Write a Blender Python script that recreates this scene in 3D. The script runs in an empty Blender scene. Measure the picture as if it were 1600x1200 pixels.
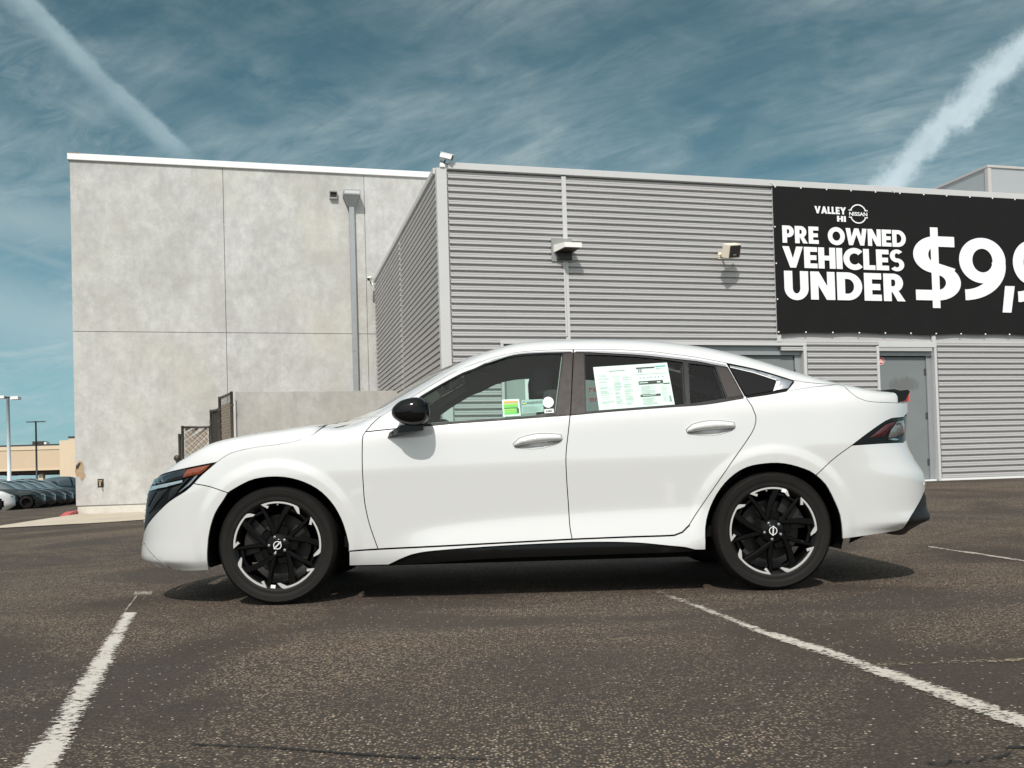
import bpy, bmesh, random
import numpy as np
from math import *
from mathutils import Vector, Matrix
from mathutils.geometry import delaunay_2d_cdt
random.seed(7); np.random.seed(7)
SC = bpy.context.scene
COL = SC.collection

# ------------------------------------------------------------------ camera
FPX, CX, CY, CAMH = 1480.0, 800.0, 704.0, 0.69      # focal length / principal point in photo pixels, lens height
ROLL, PITCH = radians(1.66), radians(1.277)
fw = np.array([0, cos(PITCH), sin(PITCH)]); u0 = np.array([0, -sin(PITCH), cos(PITCH)]); r0 = np.array([1., 0, 0])
rt = cos(ROLL)*r0 - sin(ROLL)*u0; up = sin(ROLL)*r0 + cos(ROLL)*u0
CAM = np.array([0, 0, CAMH])
cd = bpy.data.cameras.new("camera"); cam = bpy.data.objects.new("camera", cd); COL.objects.link(cam)
cd.sensor_fit = 'HORIZONTAL'; cd.sensor_width = 36.0; cd.lens = 36.0*FPX/1600.0
cd.shift_y = (CY-600.0)/1600.0; cd.clip_start = 0.05; cd.clip_end = 3000
M = Matrix(((rt[0], up[0], -fw[0], 0), (rt[1], up[1], -fw[1], 0), (rt[2], up[2], -fw[2], CAMH), (0, 0, 0, 1)))
cam.matrix_world = M
SC.camera = cam

# ------------------------------------------------------------------ light
SUNDIR = Vector((0.13, 0.98, -1.0)).normalized()       # direction the light travels
sl = bpy.data.lights.new("sun", 'SUN'); sl.energy = 3.75; sl.angle = radians(0.5); sl.color = (1.0, 0.965, 0.92)
so = bpy.data.objects.new("sun", sl); COL.objects.link(so)
so.rotation_euler = SUNDIR.to_track_quat('-Z', 'Y').to_euler(); so.location = (-6, -20, 40)
SUN_EL = asin(-SUNDIR.z); SUN_AZ = atan2(-SUNDIR.x, -SUNDIR.y)
vs = SC.view_settings
vs.view_transform = 'Standard'; vs.look = 'None'; vs.exposure = -0.12; vs.gamma = 1.0; vs.use_curve_mapping = False

def ray(x, y): return fw + rt*(x-CX)/FPX - up*(y-CY)/FPX
def at_y(x, y, Y):
    d = ray(x, y); return CAM + d*(Y/d[1])
def at_z(x, y, Z):
    d = ray(x, y); return CAM + d*((Z-CAMH)/d[2])

# ------------------------------------------------------------------ node helpers
class NT:
    def __init__(s, tree): s.t = tree; s.n = tree.nodes; s.l = tree.links
    def new(s, typ, **k):
        n = s.n.new(typ)
        for a, b in k.items():
            if hasattr(n, a): setattr(n, a, b)
        return n
    def link(s, a, b): s.l.new(a, b)
    def val(s, sock, v):
        if isinstance(v, bpy.types.NodeSocket): s.l.new(v, sock)
        elif v is not None: sock.default_value = v
    def math(s, op, a, b=None, c=None, clamp=False):
        n = s.new('ShaderNodeMath', operation=op); n.use_clamp = clamp
        s.val(n.inputs[0], a)
        if b is not None: s.val(n.inputs[1], b)
        if c is not None: s.val(n.inputs[2], c)
        return n.outputs[0]
    def vmath(s, op, a, b=None):
        n = s.new('ShaderNodeVectorMath', operation=op); s.val(n.inputs[0], a)
        if b is not None: s.val(n.inputs[1], b)
        return n.outputs['Value'] if op in ('DOT_PRODUCT', 'LENGTH') else n.outputs[0]
    def ramp(s, f, pts, interp='LINEAR'):
        n = s.new('ShaderNodeValToRGB'); n.color_ramp.interpolation = interp
        e = n.color_ramp.elements
        while len(e) < len(pts): e.new(0.5)
        for k, (p, c) in enumerate(pts):
            e[k].position = p; e[k].color = (c, c, c, 1) if isinstance(c, (int, float)) else (*c, 1)
        s.val(n.inputs[0], f); return n.outputs[0]
    def mix(s, f, a, b, mode='MIX'):
        n = s.new('ShaderNodeMix', data_type='RGBA', blend_type=mode)
        s.val(n.inputs[0], f)
        s.val(n.inputs[6], (*a, 1) if isinstance(a, tuple) and len(a) == 3 else a)
        s.val(n.inputs[7], (*b, 1) if isinstance(b, tuple) and len(b) == 3 else b)
        return n.outputs[2]
    def noise(s, vec, scale, detail=4, rough=.55, dist=0.0):
        n = s.new('ShaderNodeTexNoise'); s.val(n.inputs['Vector'], vec)
        n.inputs['Scale'].default_value = scale; n.inputs['Detail'].default_value = detail
        n.inputs['Roughness'].default_value = rough; n.inputs['Distortion'].default_value = dist
        return n.outputs['Fac']
    def scale(s, vec, sx, sy, sz):
        n = s.new('ShaderNodeVectorMath', operation='MULTIPLY'); s.val(n.inputs[0], vec); n.inputs[1].default_value = (sx, sy, sz)
        return n.outputs[0]
    def bump(s, h, strength, dist=0.01):
        n = s.new('ShaderNodeBump'); n.inputs['Strength'].default_value = strength; n.inputs['Distance'].default_value = dist
        s.val(n.inputs['Height'], h); return n.outputs[0]

# ------------------------------------------------------------------ sky
SKYTINT = (0.92, 1.22, 0.96); CLOUDCOL = (5.3, 6.9, 7.3)
w = bpy.data.worlds.new("World"); SC.world = w; w.use_nodes = True
nt = NT(w.node_tree); nt.n.clear()
sky = nt.new('ShaderNodeTexSky', sky_type='NISHITA'); sky.sun_disc = False
sky.sun_elevation = SUN_EL; sky.sun_rotation = SUN_AZ; sky.air_density = 1.0; sky.dust_density = 0.6; sky.ozone_density = 2.0
geo = nt.new('ShaderNodeTexCoord'); D = nt.vmath('NORMALIZE', geo.outputs['Generated'])
sep = nt.new('ShaderNodeSeparateXYZ'); nt.link(D, sep.inputs[0])
dz = nt.math('MAXIMUM', sep.outputs[2], 0.03)
# cirrus sheet: direction projected on a high flat layer, stretched
dzs = nt.math('ADD', dz, 0.16)
px_ = nt.math('DIVIDE', sep.outputs[0], dzs); py_ = nt.math('DIVIDE', sep.outputs[1], dzs)
cmb = nt.new('ShaderNodeCombineXYZ'); nt.link(px_, cmb.inputs[0]); nt.link(py_, cmb.inputs[1])
L = cmb.outputs[0]
rot = nt.new('ShaderNodeVectorRotate', rotation_type='Z_AXIS'); rot.inputs['Angle'].default_value = radians(33); nt.link(L, rot.inputs['Vector'])
st = nt.scale(rot.outputs[0], 0.55, 1.5, 1)
big = nt.noise(st, 1.15, 3, .5, .6)
fine = nt.noise(nt.scale(rot.outputs[0], 1.4, 3.4, 1), 2.6, 9, .62, .9)
mid = nt.noise(L, 2.3, 7, .6, .5)
fib = nt.noise(nt.scale(rot.outputs[0], 1.3, 3.8, 1), 3.6, 9, .64, 2.2)
curd = nt.noise(L, 7.5, 8, .62, .4)
B_ = nt.ramp(big, [(.40, 0.0), (.60, 1.0)]); F_ = nt.ramp(fine, [(.38, 0.0), (.68, 1.0)]); G_ = nt.ramp(fib, [(.35, 0.0), (.70, 1.0)])
cl = nt.math('MULTIPLY', B_, nt.math('ADD', nt.math('ADD', nt.math('MULTIPLY', F_, .50), nt.math('MULTIPLY', G_, .30)), .22))
cl = nt.math('ADD', cl, nt.math('MULTIPLY', nt.math('MULTIPLY', nt.ramp(mid, [(.42, 0.0), (.66, 1.0)]), nt.ramp(curd, [(.40, 0.0), (.66, 1.0)])), .62))
cl = nt.math('ADD', cl, nt.math('MULTIPLY', G_, .10), clamp=True)
def trail(pa, pb, width, soft, amp, wob, lim=None, nscale=9.0, oneside=0.0):
    a = Vector(ray(*pa)).normalized(); b = Vector(ray(*pb)).normalized()
    n = a.cross(b).normalized()
    wv = nt.noise(D, nscale, 6, .65)
    wv2 = nt.noise(D, nscale*.35, 2, .5)
    d = nt.vmath('DOT_PRODUCT', D, tuple(n))
    d = nt.math('ADD', d, nt.math('MULTIPLY', nt.math('SUBTRACT', wv, .5), wob))
    d = nt.math('ADD', d, nt.math('MULTIPLY', nt.math('SUBTRACT', wv2, .5), wob*.8))
    d = nt.math('ADD', d, nt.math('MULTIPLY', nt.math('SUBTRACT', nt.noise(D, nscale*4.5, 7, .7), .5), wob*.55))
    if oneside:
        pos = nt.math('MAXIMUM', d, 0.0); neg = nt.math('MAXIMUM', nt.math('MULTIPLY', d, -1.0), 0.0)
        d = nt.math('ADD', nt.math('MULTIPLY', pos, oneside[0]), nt.math('MULTIPLY', neg, oneside[1]))
    else: d = nt.math('ABSOLUTE', d)
    m = nt.new('ShaderNodeMapRange', interpolation_type='SMOOTHSTEP'); nt.val(m.inputs[0], d)
    m.inputs[1].default_value = width+soft; m.inputs[2].default_value = max(width-soft*.4, 0); m.inputs[3].default_value = 0; m.inputs[4].default_value = 1
    o = nt.math('MULTIPLY', m.outputs[0], nt.math('ADD', nt.math('MULTIPLY', nt.ramp(wv, [(.3, 0.0), (.65, 1.0)]), .45), .55))
    if lim:
        t = (b-a).normalized(); c = (a+b)/2
        dd = nt.vmath('DOT_PRODUCT', D, tuple(t)); lo, hi = lim
        m2 = nt.new('ShaderNodeMapRange', interpolation_type='SMOOTHSTEP'); nt.val(m2.inputs[0], dd)
        m2.inputs[1].default_value = a.dot(t)+lo; m2.inputs[2].default_value = a.dot(t)+lo+.05
        o = nt.math('MULTIPLY', o, m2.outputs[0])
        m3 = nt.new('ShaderNodeMapRange', interpolation_type='SMOOTHSTEP'); nt.val(m3.inputs[0], dd)
        m3.inputs[1].default_value = b.dot(t)+hi; m3.inputs[2].default_value = b.dot(t)+hi-.05
        o = nt.math('MULTIPLY', o, m3.outputs[0])
    return nt.math('MULTIPLY', o, amp)
tr1 = trail((45, 0), (298, 245), .0045, .008, .80, .012, (-.3, .02), 16.0, (.55, 1.7))
tr1b = nt.math('MULTIPLY', trail((0, 30), (255, 275), .030, .040, .75, .05, (-.3, .0), 14), G_)
tr2 = trail((1600, 80), (1385, 290), .008, .012, 1.1, .044, (-.3, .06))
tr3 = trail((-60, 362), (118, 422), .003, .007, .55, .006, (-.2, .03))
tr4 = trail((-40, 470), (125, 520), .018, .045, 1.0, .03, (-.2, .05), 6)
tr6 = trail((-60, 335), (122, 355), .012, .035, 1.0, .03, (-.2, .05), 9)
tr7 = nt.math('MULTIPLY', trail((-90, 240), (130, 350), .045, .06, .95, .06, (-.2, .05), 6), nt.math('ADD', .25, F_))
tr5 = trail((1120, 285), (1250, 160), .003, .022, .35, .03, (-.05, .0), 8)
tot = nt.math('MAXIMUM', nt.math('MAXIMUM', tr1, tr1b), nt.math('MAXIMUM', tr2, nt.math('MAXIMUM', tr3, nt.math('MAXIMUM', nt.math('MAXIMUM', tr6, tr7), nt.math('MAXIMUM', tr4, tr5)))))
cov = nt.math('MAXIMUM', cl, nt.math('MULTIPLY', tot, 1.0))
hz = nt.ramp(sep.outputs[2], [(0.0, 1.0), (.10, .85), (.45, .35), (1.0, .2)])
# the graded teal of this clear midday sky
tint = nt.mix(1.0, sky.outputs[0], SKYTINT, 'MULTIPLY')
teal = nt.ramp(sep.outputs[2], [(0.0, (.245, .50, .60)), (.10, (.235, .475, .575)), (.20, (.165, .335, .425)), (.30, (.100, .210, .268)), (.45, (.058, .130, .170)), (1.0, (.075, .15, .20))])
teal = nt.mix(1.0, teal, (9.4, 9.6, 9.8), 'MULTIPLY')
tint = nt.mix(.80, tint, teal)
grad = nt.ramp(sep.outputs[2], [(0.0, .95), (.16, .88), (.30, .74), (.48, .54), (1.0, .6)])
cloudcol = nt.mix(nt.math('MULTIPLY', nt.math('MINIMUM', cov, 1.0), .8), tint, nt.mix(1.0, CLOUDCOL, grad, 'MULTIPLY'))
cloudcol = nt.mix(nt.math('MULTIPLY', tr2, .85, clamp=True), cloudcol, (7.6, 9.0, 9.6))
cloudcol = nt.mix(nt.math('MULTIPLY', tr1, .5, clamp=True), cloudcol, (5.6, 7.4, 8.0))
# whiter, brighter sky added round the sun, out of view, to fill shadows
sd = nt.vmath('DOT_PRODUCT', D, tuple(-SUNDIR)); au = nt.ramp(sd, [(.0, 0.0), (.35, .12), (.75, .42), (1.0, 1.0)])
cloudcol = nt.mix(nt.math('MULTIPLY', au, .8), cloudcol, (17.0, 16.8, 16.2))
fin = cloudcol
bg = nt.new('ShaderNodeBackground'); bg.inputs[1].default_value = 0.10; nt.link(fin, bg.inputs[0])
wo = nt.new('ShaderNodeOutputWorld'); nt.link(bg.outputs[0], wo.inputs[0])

# ------------------------------------------------------------------ materials
MATS = {}
def base_mat(name):
    m = bpy.data.materials.new(name); m.use_nodes = True
    n = NT(m.node_tree); b = m.node_tree.nodes['Principled BSDF']; MATS[name] = m
    return m, n, b
def pos(n, obj=False):
    if obj: return n.new('ShaderNodeTexCoord').outputs['Object']
    return n.new('ShaderNodeNewGeometry').outputs['Position']
def simple(name, col, rough=.5, metal=0.0, coat=0.0, var=0.06, nscale=6.0, spec=.5, bumps=0.0, bscale=200, obj=True):
    m, n, b = base_mat(name)
    P = pos(n, obj)
    f = n.noise(P, nscale, 5, .6)
    c = n.mix(f, tuple(max(0, x*(1-var)) for x in col), tuple(min(1, x*(1+var)) for x in col))
    n.link(c, b.inputs['Base Color'])
    r = n.ramp(n.noise(P, nscale*2.3, 4, .6), [(.3, max(.02, rough*.9)), (.7, min(1, rough*1.1))]); n.link(r, b.inputs['Roughness'])
    b.inputs['Metallic'].default_value = metal; b.inputs['Coat Weight'].default_value = coat
    b.inputs['Coat Roughness'].default_value = .04
    b.inputs['Specular IOR Level'].default_value = spec
    if bumps: n.link(n.bump(n.noise(P, bscale, 3, .6), bumps, .002), b.inputs['Normal'])
    return m
simple('car_white', (.665, .665, .655), .42, coat=1.0, var=.006, nscale=2).node_tree.nodes['Principled BSDF'].inputs['Coat IOR'].default_value = 1.9
simple('gloss_black', (.005, .005, .005), .10, coat=.0, var=.1, spec=.28)
simple('satin_black', (.016, .015, .015), .5, var=.15, spec=.25)
simple('pillar_vinyl', (.040, .032, .029), .5, var=.06, nscale=10, spec=.25)
simple('void_black', (.006, .006, .006), .9, var=.2, spec=.1)
simple('liner_black', (.012, .012, .012), .85, var=.3, spec=.2, bumps=.3)
simple('seat_cloth', (.045, .045, .045), .85, var=.2, bumps=.4, bscale=400)
simple('headliner', (.46, .50, .44), .9, var=.08)
simple('chrome', (.62, .64, .66), .16, metal=1.0, var=.04)
simple('silver_trim', (.42, .44, .47), .28, metal=.9, var=.05)
simple('machined', (.66, .64, .62), .30, metal=.45, var=.04, nscale=30)
simple('rim_black', (.0035, .0035, .0035), .16, coat=.0, var=.1, spec=.22)
simple('grille_black', (.006, .006, .007), .32, var=.15, spec=.12)
simple('disc_grey', (.03, .028, .026), .45, metal=.5, var=.3)
simple('plastic_grey', (.020, .020, .021), .5, var=.1, spec=.2)
simple('lens_dark', (.014, .020, .024), .08, coat=.3, var=.5, nscale=30)
simple('lens_clear', (.22, .22, .22), .14, metal=.4, coat=1.0, var=.25, nscale=60)
simple('drl_blue', (.26, .33, .36), .2, coat=1.0, var=.1)
simple('amber', (.22, .050, .020), .15, coat=1.0, var=.35, nscale=50)
simple('tail_red', (.06, .006, .010), .12, coat=1.0, var=.4, nscale=40)
simple('brake_red', (.72, .05, .03), .2, coat=1.0, var=.2, nscale=40)
simple('paper', (.80, .83, .80), .7, var=.02)
simple('print_grey', (.30, .36, .34), .7, var=.1)
simple('print_pale', (.62, .68, .65), .7, var=.1)
simple('print_black', (.02, .025, .025), .6, var=.1)
simple('print_teal', (.10, .42, .45), .6, var=.1)
simple('label_green', (.16, .52, .07), .5, var=.25, nscale=120)
simple('label_orange', (.75, .33, .05), .5, var=.2, nscale=60)
simple('label_yellow', (.80, .70, .06), .5, var=.1)
simple('label_white', (.85, .86, .84), .5, var=.03)
simple('label_pink', (.62, .33, .42), .5, var=.1)
simple('sticker_glass', (.36, .46, .44), .5, var=.1)
simple('vinyl_white', (.86, .88, .88), .55, var=.02)
simple('banner_black', (.0135, .0135, .0135), .75, spec=.12, var=.12, nscale=3, bumps=.15, bscale=60)
simple('coping_white', (.80, .80, .79), .45, var=.03, nscale=3)
simple('coping_metal', (.56, .56, .555), .40, var=.05, nscale=3)
simple('fixture_white', (.85, .84, .80), .5, var=.03)
simple('fixture_bronze', (.035, .026, .022), .45, var=.2)
simple('fixture_grey', (.25, .26, .25), .6, var=.1, bumps=.2)
simple('speaker_cream', (.80, .72, .58), .5, var=.04)
simple('steel_grey', (.33, .35, .36), .45, metal=.3, var=.12, nscale=4)
simple('galv', (.075, .070, .062), .55, metal=.2, var=.25, nscale=25)
simple('slat_beige', (.42, .35, .28), .7, var=.12, nscale=8)
simple('slat_dark', (.035, .03, .028), .8, var=.2)
simple('beige_stucco', (.60, .47, .33), .9, var=.06, nscale=.4, obj=False)
simple('beige_trim', (.66, .54, .39), .9, var=.05, nscale=.5, obj=False)
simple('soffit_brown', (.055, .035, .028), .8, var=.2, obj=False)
simple('pole_white', (.62, .66, .68), .5, var=.05)
simple('pole_dark', (.035, .038, .042), .5, var=.1)
simple('paint_dark', (.010, .016, .018), .12, coat=1.0, var=.2)
simple('paint_black', (.008, .008, .010), .12, coat=1.0, var=.2)
simple('paint_white', (.72, .73, .72), .3, coat=1.0, var=.02)
simple('glass_far', (.14, .18, .19), .08, metal=.5, coat=1.0, var=.2)
simple('glass_far_bright', (.30, .36, .38), .08, metal=.4, coat=1.0, var=.2)
simple('curb_red', (.50, .10, .10), .7, var=.25, nscale=9, obj=False)
simple('rtu_panel', (.36, .38, .39), .55, var=.06, nscale=2, obj=False)
simple('rtu_trim', (.48, .45, .43), .5, var=.06, nscale=2, obj=False)
simple('sign_red', (.70, .05, .04), .5, var=.08)
simple('brass', (.55, .45, .25), .35, metal=.7, var=.2)
simple('sheet_panel', (.34, .38, .36), .55, var=.05, nscale=3)

def tyre_mat():
    m, n, b = base_mat('tyre')
    P = pos(n, True)
    f = n.noise(P, 14, 5, .6)
    n.link(n.mix(f, (.007, .0065, .006), (.015, .0135, .0115)), b.inputs['Base Color'])
    b.inputs['Roughness'].default_value = .62; b.inputs['Specular IOR Level'].default_value = .2
    n.link(n.bump(n.noise(P, 300, 3, .6), .15, .002), b.inputs['Normal'])
tyre_mat()

def siding_mat():
    m, n, b = base_mat('siding')
    P = pos(n)
    f = n.noise(n.scale(P, 1, 1, 9), .9, 6, .6)
    g = n.noise(n.scale(P, .5, .5, 14), 3.0, 3, .6)
    info = n.new('ShaderNodeObjectInfo').outputs['Random']
    c = n.mix(f, (.44, .425, .42), (.54, .525, .52))
    c = n.mix(n.math('MULTIPLY', n.ramp(g, [(.5, 0.0), (.8, 1.0)]), .35), c, (.38, .37, .375))
    c = n.mix(n.math('MULTIPLY', info, .35), c, (.47, .475, .48))
    n.link(c, b.inputs['Base Color']); b.inputs['Roughness'].default_value = .48; b.inputs['Metallic'].default_value = .1
siding_mat()

def concrete_mat(name, a, bcol, dirt, sc=1.0, tan=.5):
    m, n, b = base_mat(name)
    P = pos(n)
    P2 = n.scale(P, 1, 1, .8)
    f1 = n.noise(P2, .95*sc, 9, .70, .15)
    f2 = n.noise(P2, 4.2*sc, 9, .76, .2)
    f3 = n.noise(P, 22*sc, 6, .7)
    st = n.noise(n.scale(P, 3.2, 3.2, .35), 1.0, 5, .6)
    c = n.mix(n.ramp(f2, [(.36, 0.0), (.62, 1.0)]), a, bcol)
    c = n.mix(n.math('MULTIPLY', n.ramp(f1, [(.44, 0.0), (.68, 1.0)]), .55), c, dirt)
    c = n.mix(n.math('MULTIPLY', n.ramp(st, [(.52, 0.0), (.75, 1.0)]), .28), c, tuple(x*.86 for x in dirt))
    warm = n.noise(P2, .5*sc, 4, .6)
    c = n.mix(n.math('MULTIPLY', n.ramp(warm, [(.48, 0.0), (.7, 1.0)]), tan), c, tuple(x*y for x, y in zip(a, (.86, .82, .70))))
    c = n.mix(n.math('MULTIPLY', n.ramp(f3, [(.55, 0.0), (.8, 1.0)]), .30), c, tuple(x*.70 for x in dirt))
    n.link(c, b.inputs['Base Color']); b.inputs['Roughness'].default_value = .88
    b.inputs['Specular IOR Level'].default_value = .25
    n.link(n.bump(n.math('ADD', n.math('MULTIPLY', f2, .5), f3), .35, .01), b.inputs['Normal'])
concrete_mat('concrete', (.585, .585, .565), (.45, .445, .43), (.35, .335, .315))
concrete_mat('concrete_low', (.46, .45, .43), (.37, .36, .345), (.30, .285, .26), 1.6, .3)
concrete_mat('plinth', (.66, .64, .58), (.58, .55, .50), (.50, .44, .36), 1.5)
concrete_mat('apron', (.60, .53, .43), (.50, .44, .36), (.42, .35, .26), .8)
concrete_mat('chip', (.50, .38, .24), (.36, .26, .17), (.20, .14, .09), 9)

def door_mat():
    m, n, b = base_mat('door_paint')
    P = pos(n)
    f = n.noise(P, 2.2, 6, .65, .6); g = n.noise(n.scale(P, 2, 2, .6), 5, 6, .7)
    c = n.mix(f, (.165, .185, .185), (.215, .235, .232))
    # scuffed dark stain two thirds up the leaf
    q = n.new('ShaderNodeTexCoord').outputs['Object']
    sp_ = n.new('ShaderNodeSeparateXYZ'); n.link(q, sp_.inputs[0])
    ex = n.math('DIVIDE', n.math('SUBTRACT', sp_.outputs[0], .50), .34)
    ez = n.math('DIVIDE', n.math('SUBTRACT', sp_.outputs[2], 1.58), .15)
    rr = n.math('SQRT', n.math('ADD', n.math('MULTIPLY', ex, ex), n.math('MULTIPLY', ez, ez)))
    rr = n.math('ADD', rr, n.math('MULTIPLY', n.math('SUBTRACT', g, .5), 1.6))
    st = n.ramp(rr, [(.55, 1.0), (1.15, 0.0)])
    c = n.mix(n.math('MULTIPLY', st, .62), c, (.11, .11, .105))
    c = n.mix(n.math('MULTIPLY', n.ramp(g, [(.58, 0.0), (.75, 1.0)]), .3), c, (.20, .21, .205))
    n.link(c, b.inputs['Base Color']); b.inputs['Roughness'].default_value = .55
door_mat()

def asphalt_mat():
    m, n, b = base_mat('asphalt')
    P = pos(n)
    w1 = n.noise(P, .55, 5, .6, .8); w2 = n.noise(n.scale(P, .35, 1.2, 1), .5, 4, .55, .5)
    agg = n.noise(P, 62, 5, .75); agg2 = n.noise(P, 150, 3, .7)
    base = n.mix(n.ramp(w1, [(.35, 0.0), (.65, 1.0)]), (.046, .0325, .0235), (.076, .053, .037))
    base = n.mix(n.ramp(w2, [(.42, 0.0), (.60, 1.0)]), base, (.053, .041, .033))
    worn = n.math('ADD', n.math('MULTIPLY', n.ramp(w1, [(.44, 0.0), (.58, 1.0)]), .85), .12)
    v = n.new('ShaderNodeTexVoronoi'); v.inputs['Scale'].default_value = 105; n.link(P, v.inputs['Vector'])
    cell = n.new('ShaderNodeSeparateColor'); n.link(v.outputs['Color'], cell.inputs[0])
    stone = n.math('MULTIPLY', n.ramp(v.outputs['Distance'], [(.30, 1.0), (.60, 0.0)]), n.math('GREATER_THAN', cell.outputs[0], .45))
    stone = n.math('MULTIPLY', stone, worn)
    base = n.mix(n.math('MULTIPLY', stone, .85), base, (.47, .355, .245))
    base = n.mix(n.math('MULTIPLY', n.ramp(agg, [(.52, 0.0), (.66, 1.0)]), n.math('ADD', .20, n.math('MULTIPLY', worn, .5))), base, (.21, .165, .122))
    base = n.mix(n.math('MULTIPLY', n.ramp(agg2, [(.30, 1.0), (.48, 0.0)]), .6), base, (.020, .018, .016))
    # scattered bright chips
    v2 = n.new('ShaderNodeTexVoronoi'); v2.inputs['Scale'].default_value = 52; n.link(P, v2.inputs['Vector'])
    c2 = n.new('ShaderNodeSeparateColor'); n.link(v2.outputs['Color'], c2.inputs[0])
    chip = n.math('MULTIPLY', n.math('LESS_THAN', v2.outputs['Distance'], .20), n.math('GREATER_THAN', n.math('ADD', c2.outputs[1], n.math('MULTIPLY', n.math('SUBTRACT', w1, .5), 1.3)), .70))
    base = n.mix(n.math('MULTIPLY', chip, .75), base, (.72, .63, .50))
    # faint tyre arcs and seal smears
    sm = n.noise(n.scale(P, .25, 2.2, 1), 1.1, 6, .6, 1.4)
    base = n.mix(n.math('MULTIPLY', n.ramp(sm, [(.50, 0.0), (.62, .5), (.66, 0.0)]), .55), base, (.040, .036, .034))
    n.link(base, b.inputs['Base Color']); b.inputs['Roughness'].default_value = .80
    b.inputs['Specular IOR Level'].default_value = .35
    h = n.math('ADD', n.math('MULTIPLY', agg, .7), n.math('MULTIPLY', stone, .5))
    n.link(n.bump(h, 1.0, .012), b.inputs['Normal'])
asphalt_mat()

def line_mat(name, col, thr, vfade=0.0):
    """worn road paint: flakes missing where the noise says so"""
    m, n, b = base_mat(name)
    P = pos(n)
    f = n.noise(n.scale(P, 1, 1.6, 1), 46, 5, .72); g = n.noise(P, 3.5, 3, .6)
    uv = n.new('ShaderNodeUVMap'); sp_ = n.new('ShaderNodeSeparateXYZ'); n.link(uv.outputs[0], sp_.inputs[0])
    edge = n.math('ABSOLUTE', n.math('SUBTRACT', sp_.outputs[0], .5))
    k = n.math('ADD', f, n.math('MULTIPLY', n.math('SUBTRACT', g, .5), .35))
    k = n.math('SUBTRACT', k, n.math('MULTIPLY', n.math('MULTIPLY', edge, edge), 1.1))
    if vfade: k = n.math('SUBTRACT', k, n.math('MULTIPLY', n.math('MAXIMUM', n.math('SUBTRACT', .42, sp_.outputs[1]), 0.0), vfade))
    big = n.noise(P, 13, 4, .65); k = n.math('ADD', k, n.math('MULTIPLY', n.math('SUBTRACT', big, .5), .22))
    keep = n.math('MULTIPLY', n.ramp(k, [(thr-.03, 0.0), (thr+.03, 1.0)]), .93)
    n.link(n.mix(n.noise(P, 90, 3, .6), tuple(x*.8 for x in col), col), b.inputs['Base Color'])
    b.inputs['Roughness'].default_value = .8
    tr = n.new('ShaderNodeBsdfTransparent'); mx = n.new('ShaderNodeMixShader')
    n.link(keep, mx.inputs[0]); n.link(tr.outputs[0], mx.inputs[1]); n.link(b.outputs[0], mx.inputs[2])
    n.link(mx.outputs[0], m.node_tree.nodes['Material Output'].inputs[0])
line_mat('line_white', (.66, .61, .54), .405)
line_mat('line_right', (.62, .57, .49), .42, .36)
line_mat('line_thin', (.58, .53, .45), .47)
line_mat('line_ghost', (.40, .32, .22), .525)
line_mat('line_faded', (.46, .41, .33), .475)
line_mat('crack', (.012, .011, .010), .42)

def glass_mat(name, tint, refl=1.0, rough=0.0, ior=1.5):
    m = bpy.data.materials.new(name); m.use_nodes = True; MATS[name] = m
    n = NT(m.node_tree); n.n.clear()
    tr = n.new('ShaderNodeBsdfTransparent'); P = n.new('ShaderNodeNewGeometry').outputs['Position']
    f = n.noise(P, 4, 3, .5)
    n.link(n.mix(f, tuple(x*.97 for x in tint), tint), tr.inputs[0])
    gl = n.new('ShaderNodeBsdfGlossy'); gl.inputs['Roughness'].default_value = rough; gl.inputs['Color'].default_value = (1, 1, 1, 1)
    fr = n.new('ShaderNodeFresnel'); fr.inputs[0].default_value = ior
    mx = n.new('ShaderNodeMixShader'); n.link(n.math('MULTIPLY', fr.outputs[0], refl), mx.inputs[0])
    n.link(tr.outputs[0], mx.inputs[1]); n.link(gl.outputs[0], mx.inputs[2])
    o = n.new('ShaderNodeOutputMaterial'); n.link(mx.outputs[0], o.inputs[0])
glass_mat('glass_front', (.82, .94, .90), .75)
glass_mat('glass_rear', (.86, .93, .905), .6)
glass_mat('glass_privacy', (.50, .58, .57), 1.0)
glass_mat('glass_dark', (.05, .06, .06), 1.2)
glass_mat('glass_windshield', (.70, .85, .78), 1.2)

# ------------------------------------------------------------------ object helpers
def mesh_obj(name, verts, faces, mat, parent=None, smooth=False, normals=None, loc=None, mats=None, fmat=None, uvs=None):
    me = bpy.data.meshes.new(name)
    me.from_pydata([tuple(map(float, v)) for v in verts], [], [tuple(int(i) for i in f) for f in faces])
    if mats:
        for q in mats: me.materials.append(MATS[q])
        for p, k in zip(me.polygons, fmat): p.material_index = k
    else: me.materials.append(MATS[mat])
    if smooth or normals is not None: me.polygons.foreach_set('use_smooth', [True]*len(me.polygons))
    me.update()
    if normals is not None: me.normals_split_custom_set_from_vertices([tuple(map(float, v)) for v in normals])
    if uvs is not None:
        ul = me.uv_layers.new(name='UVMap')
        for l in me.loops: ul.data[l.index].uv = uvs[l.vertex_index]
    o = bpy.data.objects.new(name, me); COL.objects.link(o)
    if parent: o.parent = parent
    if loc is not None: o.location = loc
    return o
def root(name, label, cat, loc=(0, 0, 0), rz=0.0, group=None):
    o = bpy.data.objects.new(name, None); COL.objects.link(o); o.empty_display_size = .3
    o.location = loc; o.rotation_euler = (0, 0, rz); o['label'] = label; o['category'] = cat
    if group: o['group'] = group
    return o
def tag(o, label, cat, group=None):
    o['label'] = label; o['category'] = cat
    if group: o['group'] = group
    return o
def structure(o): o['kind'] = 'structure'; return o
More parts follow.
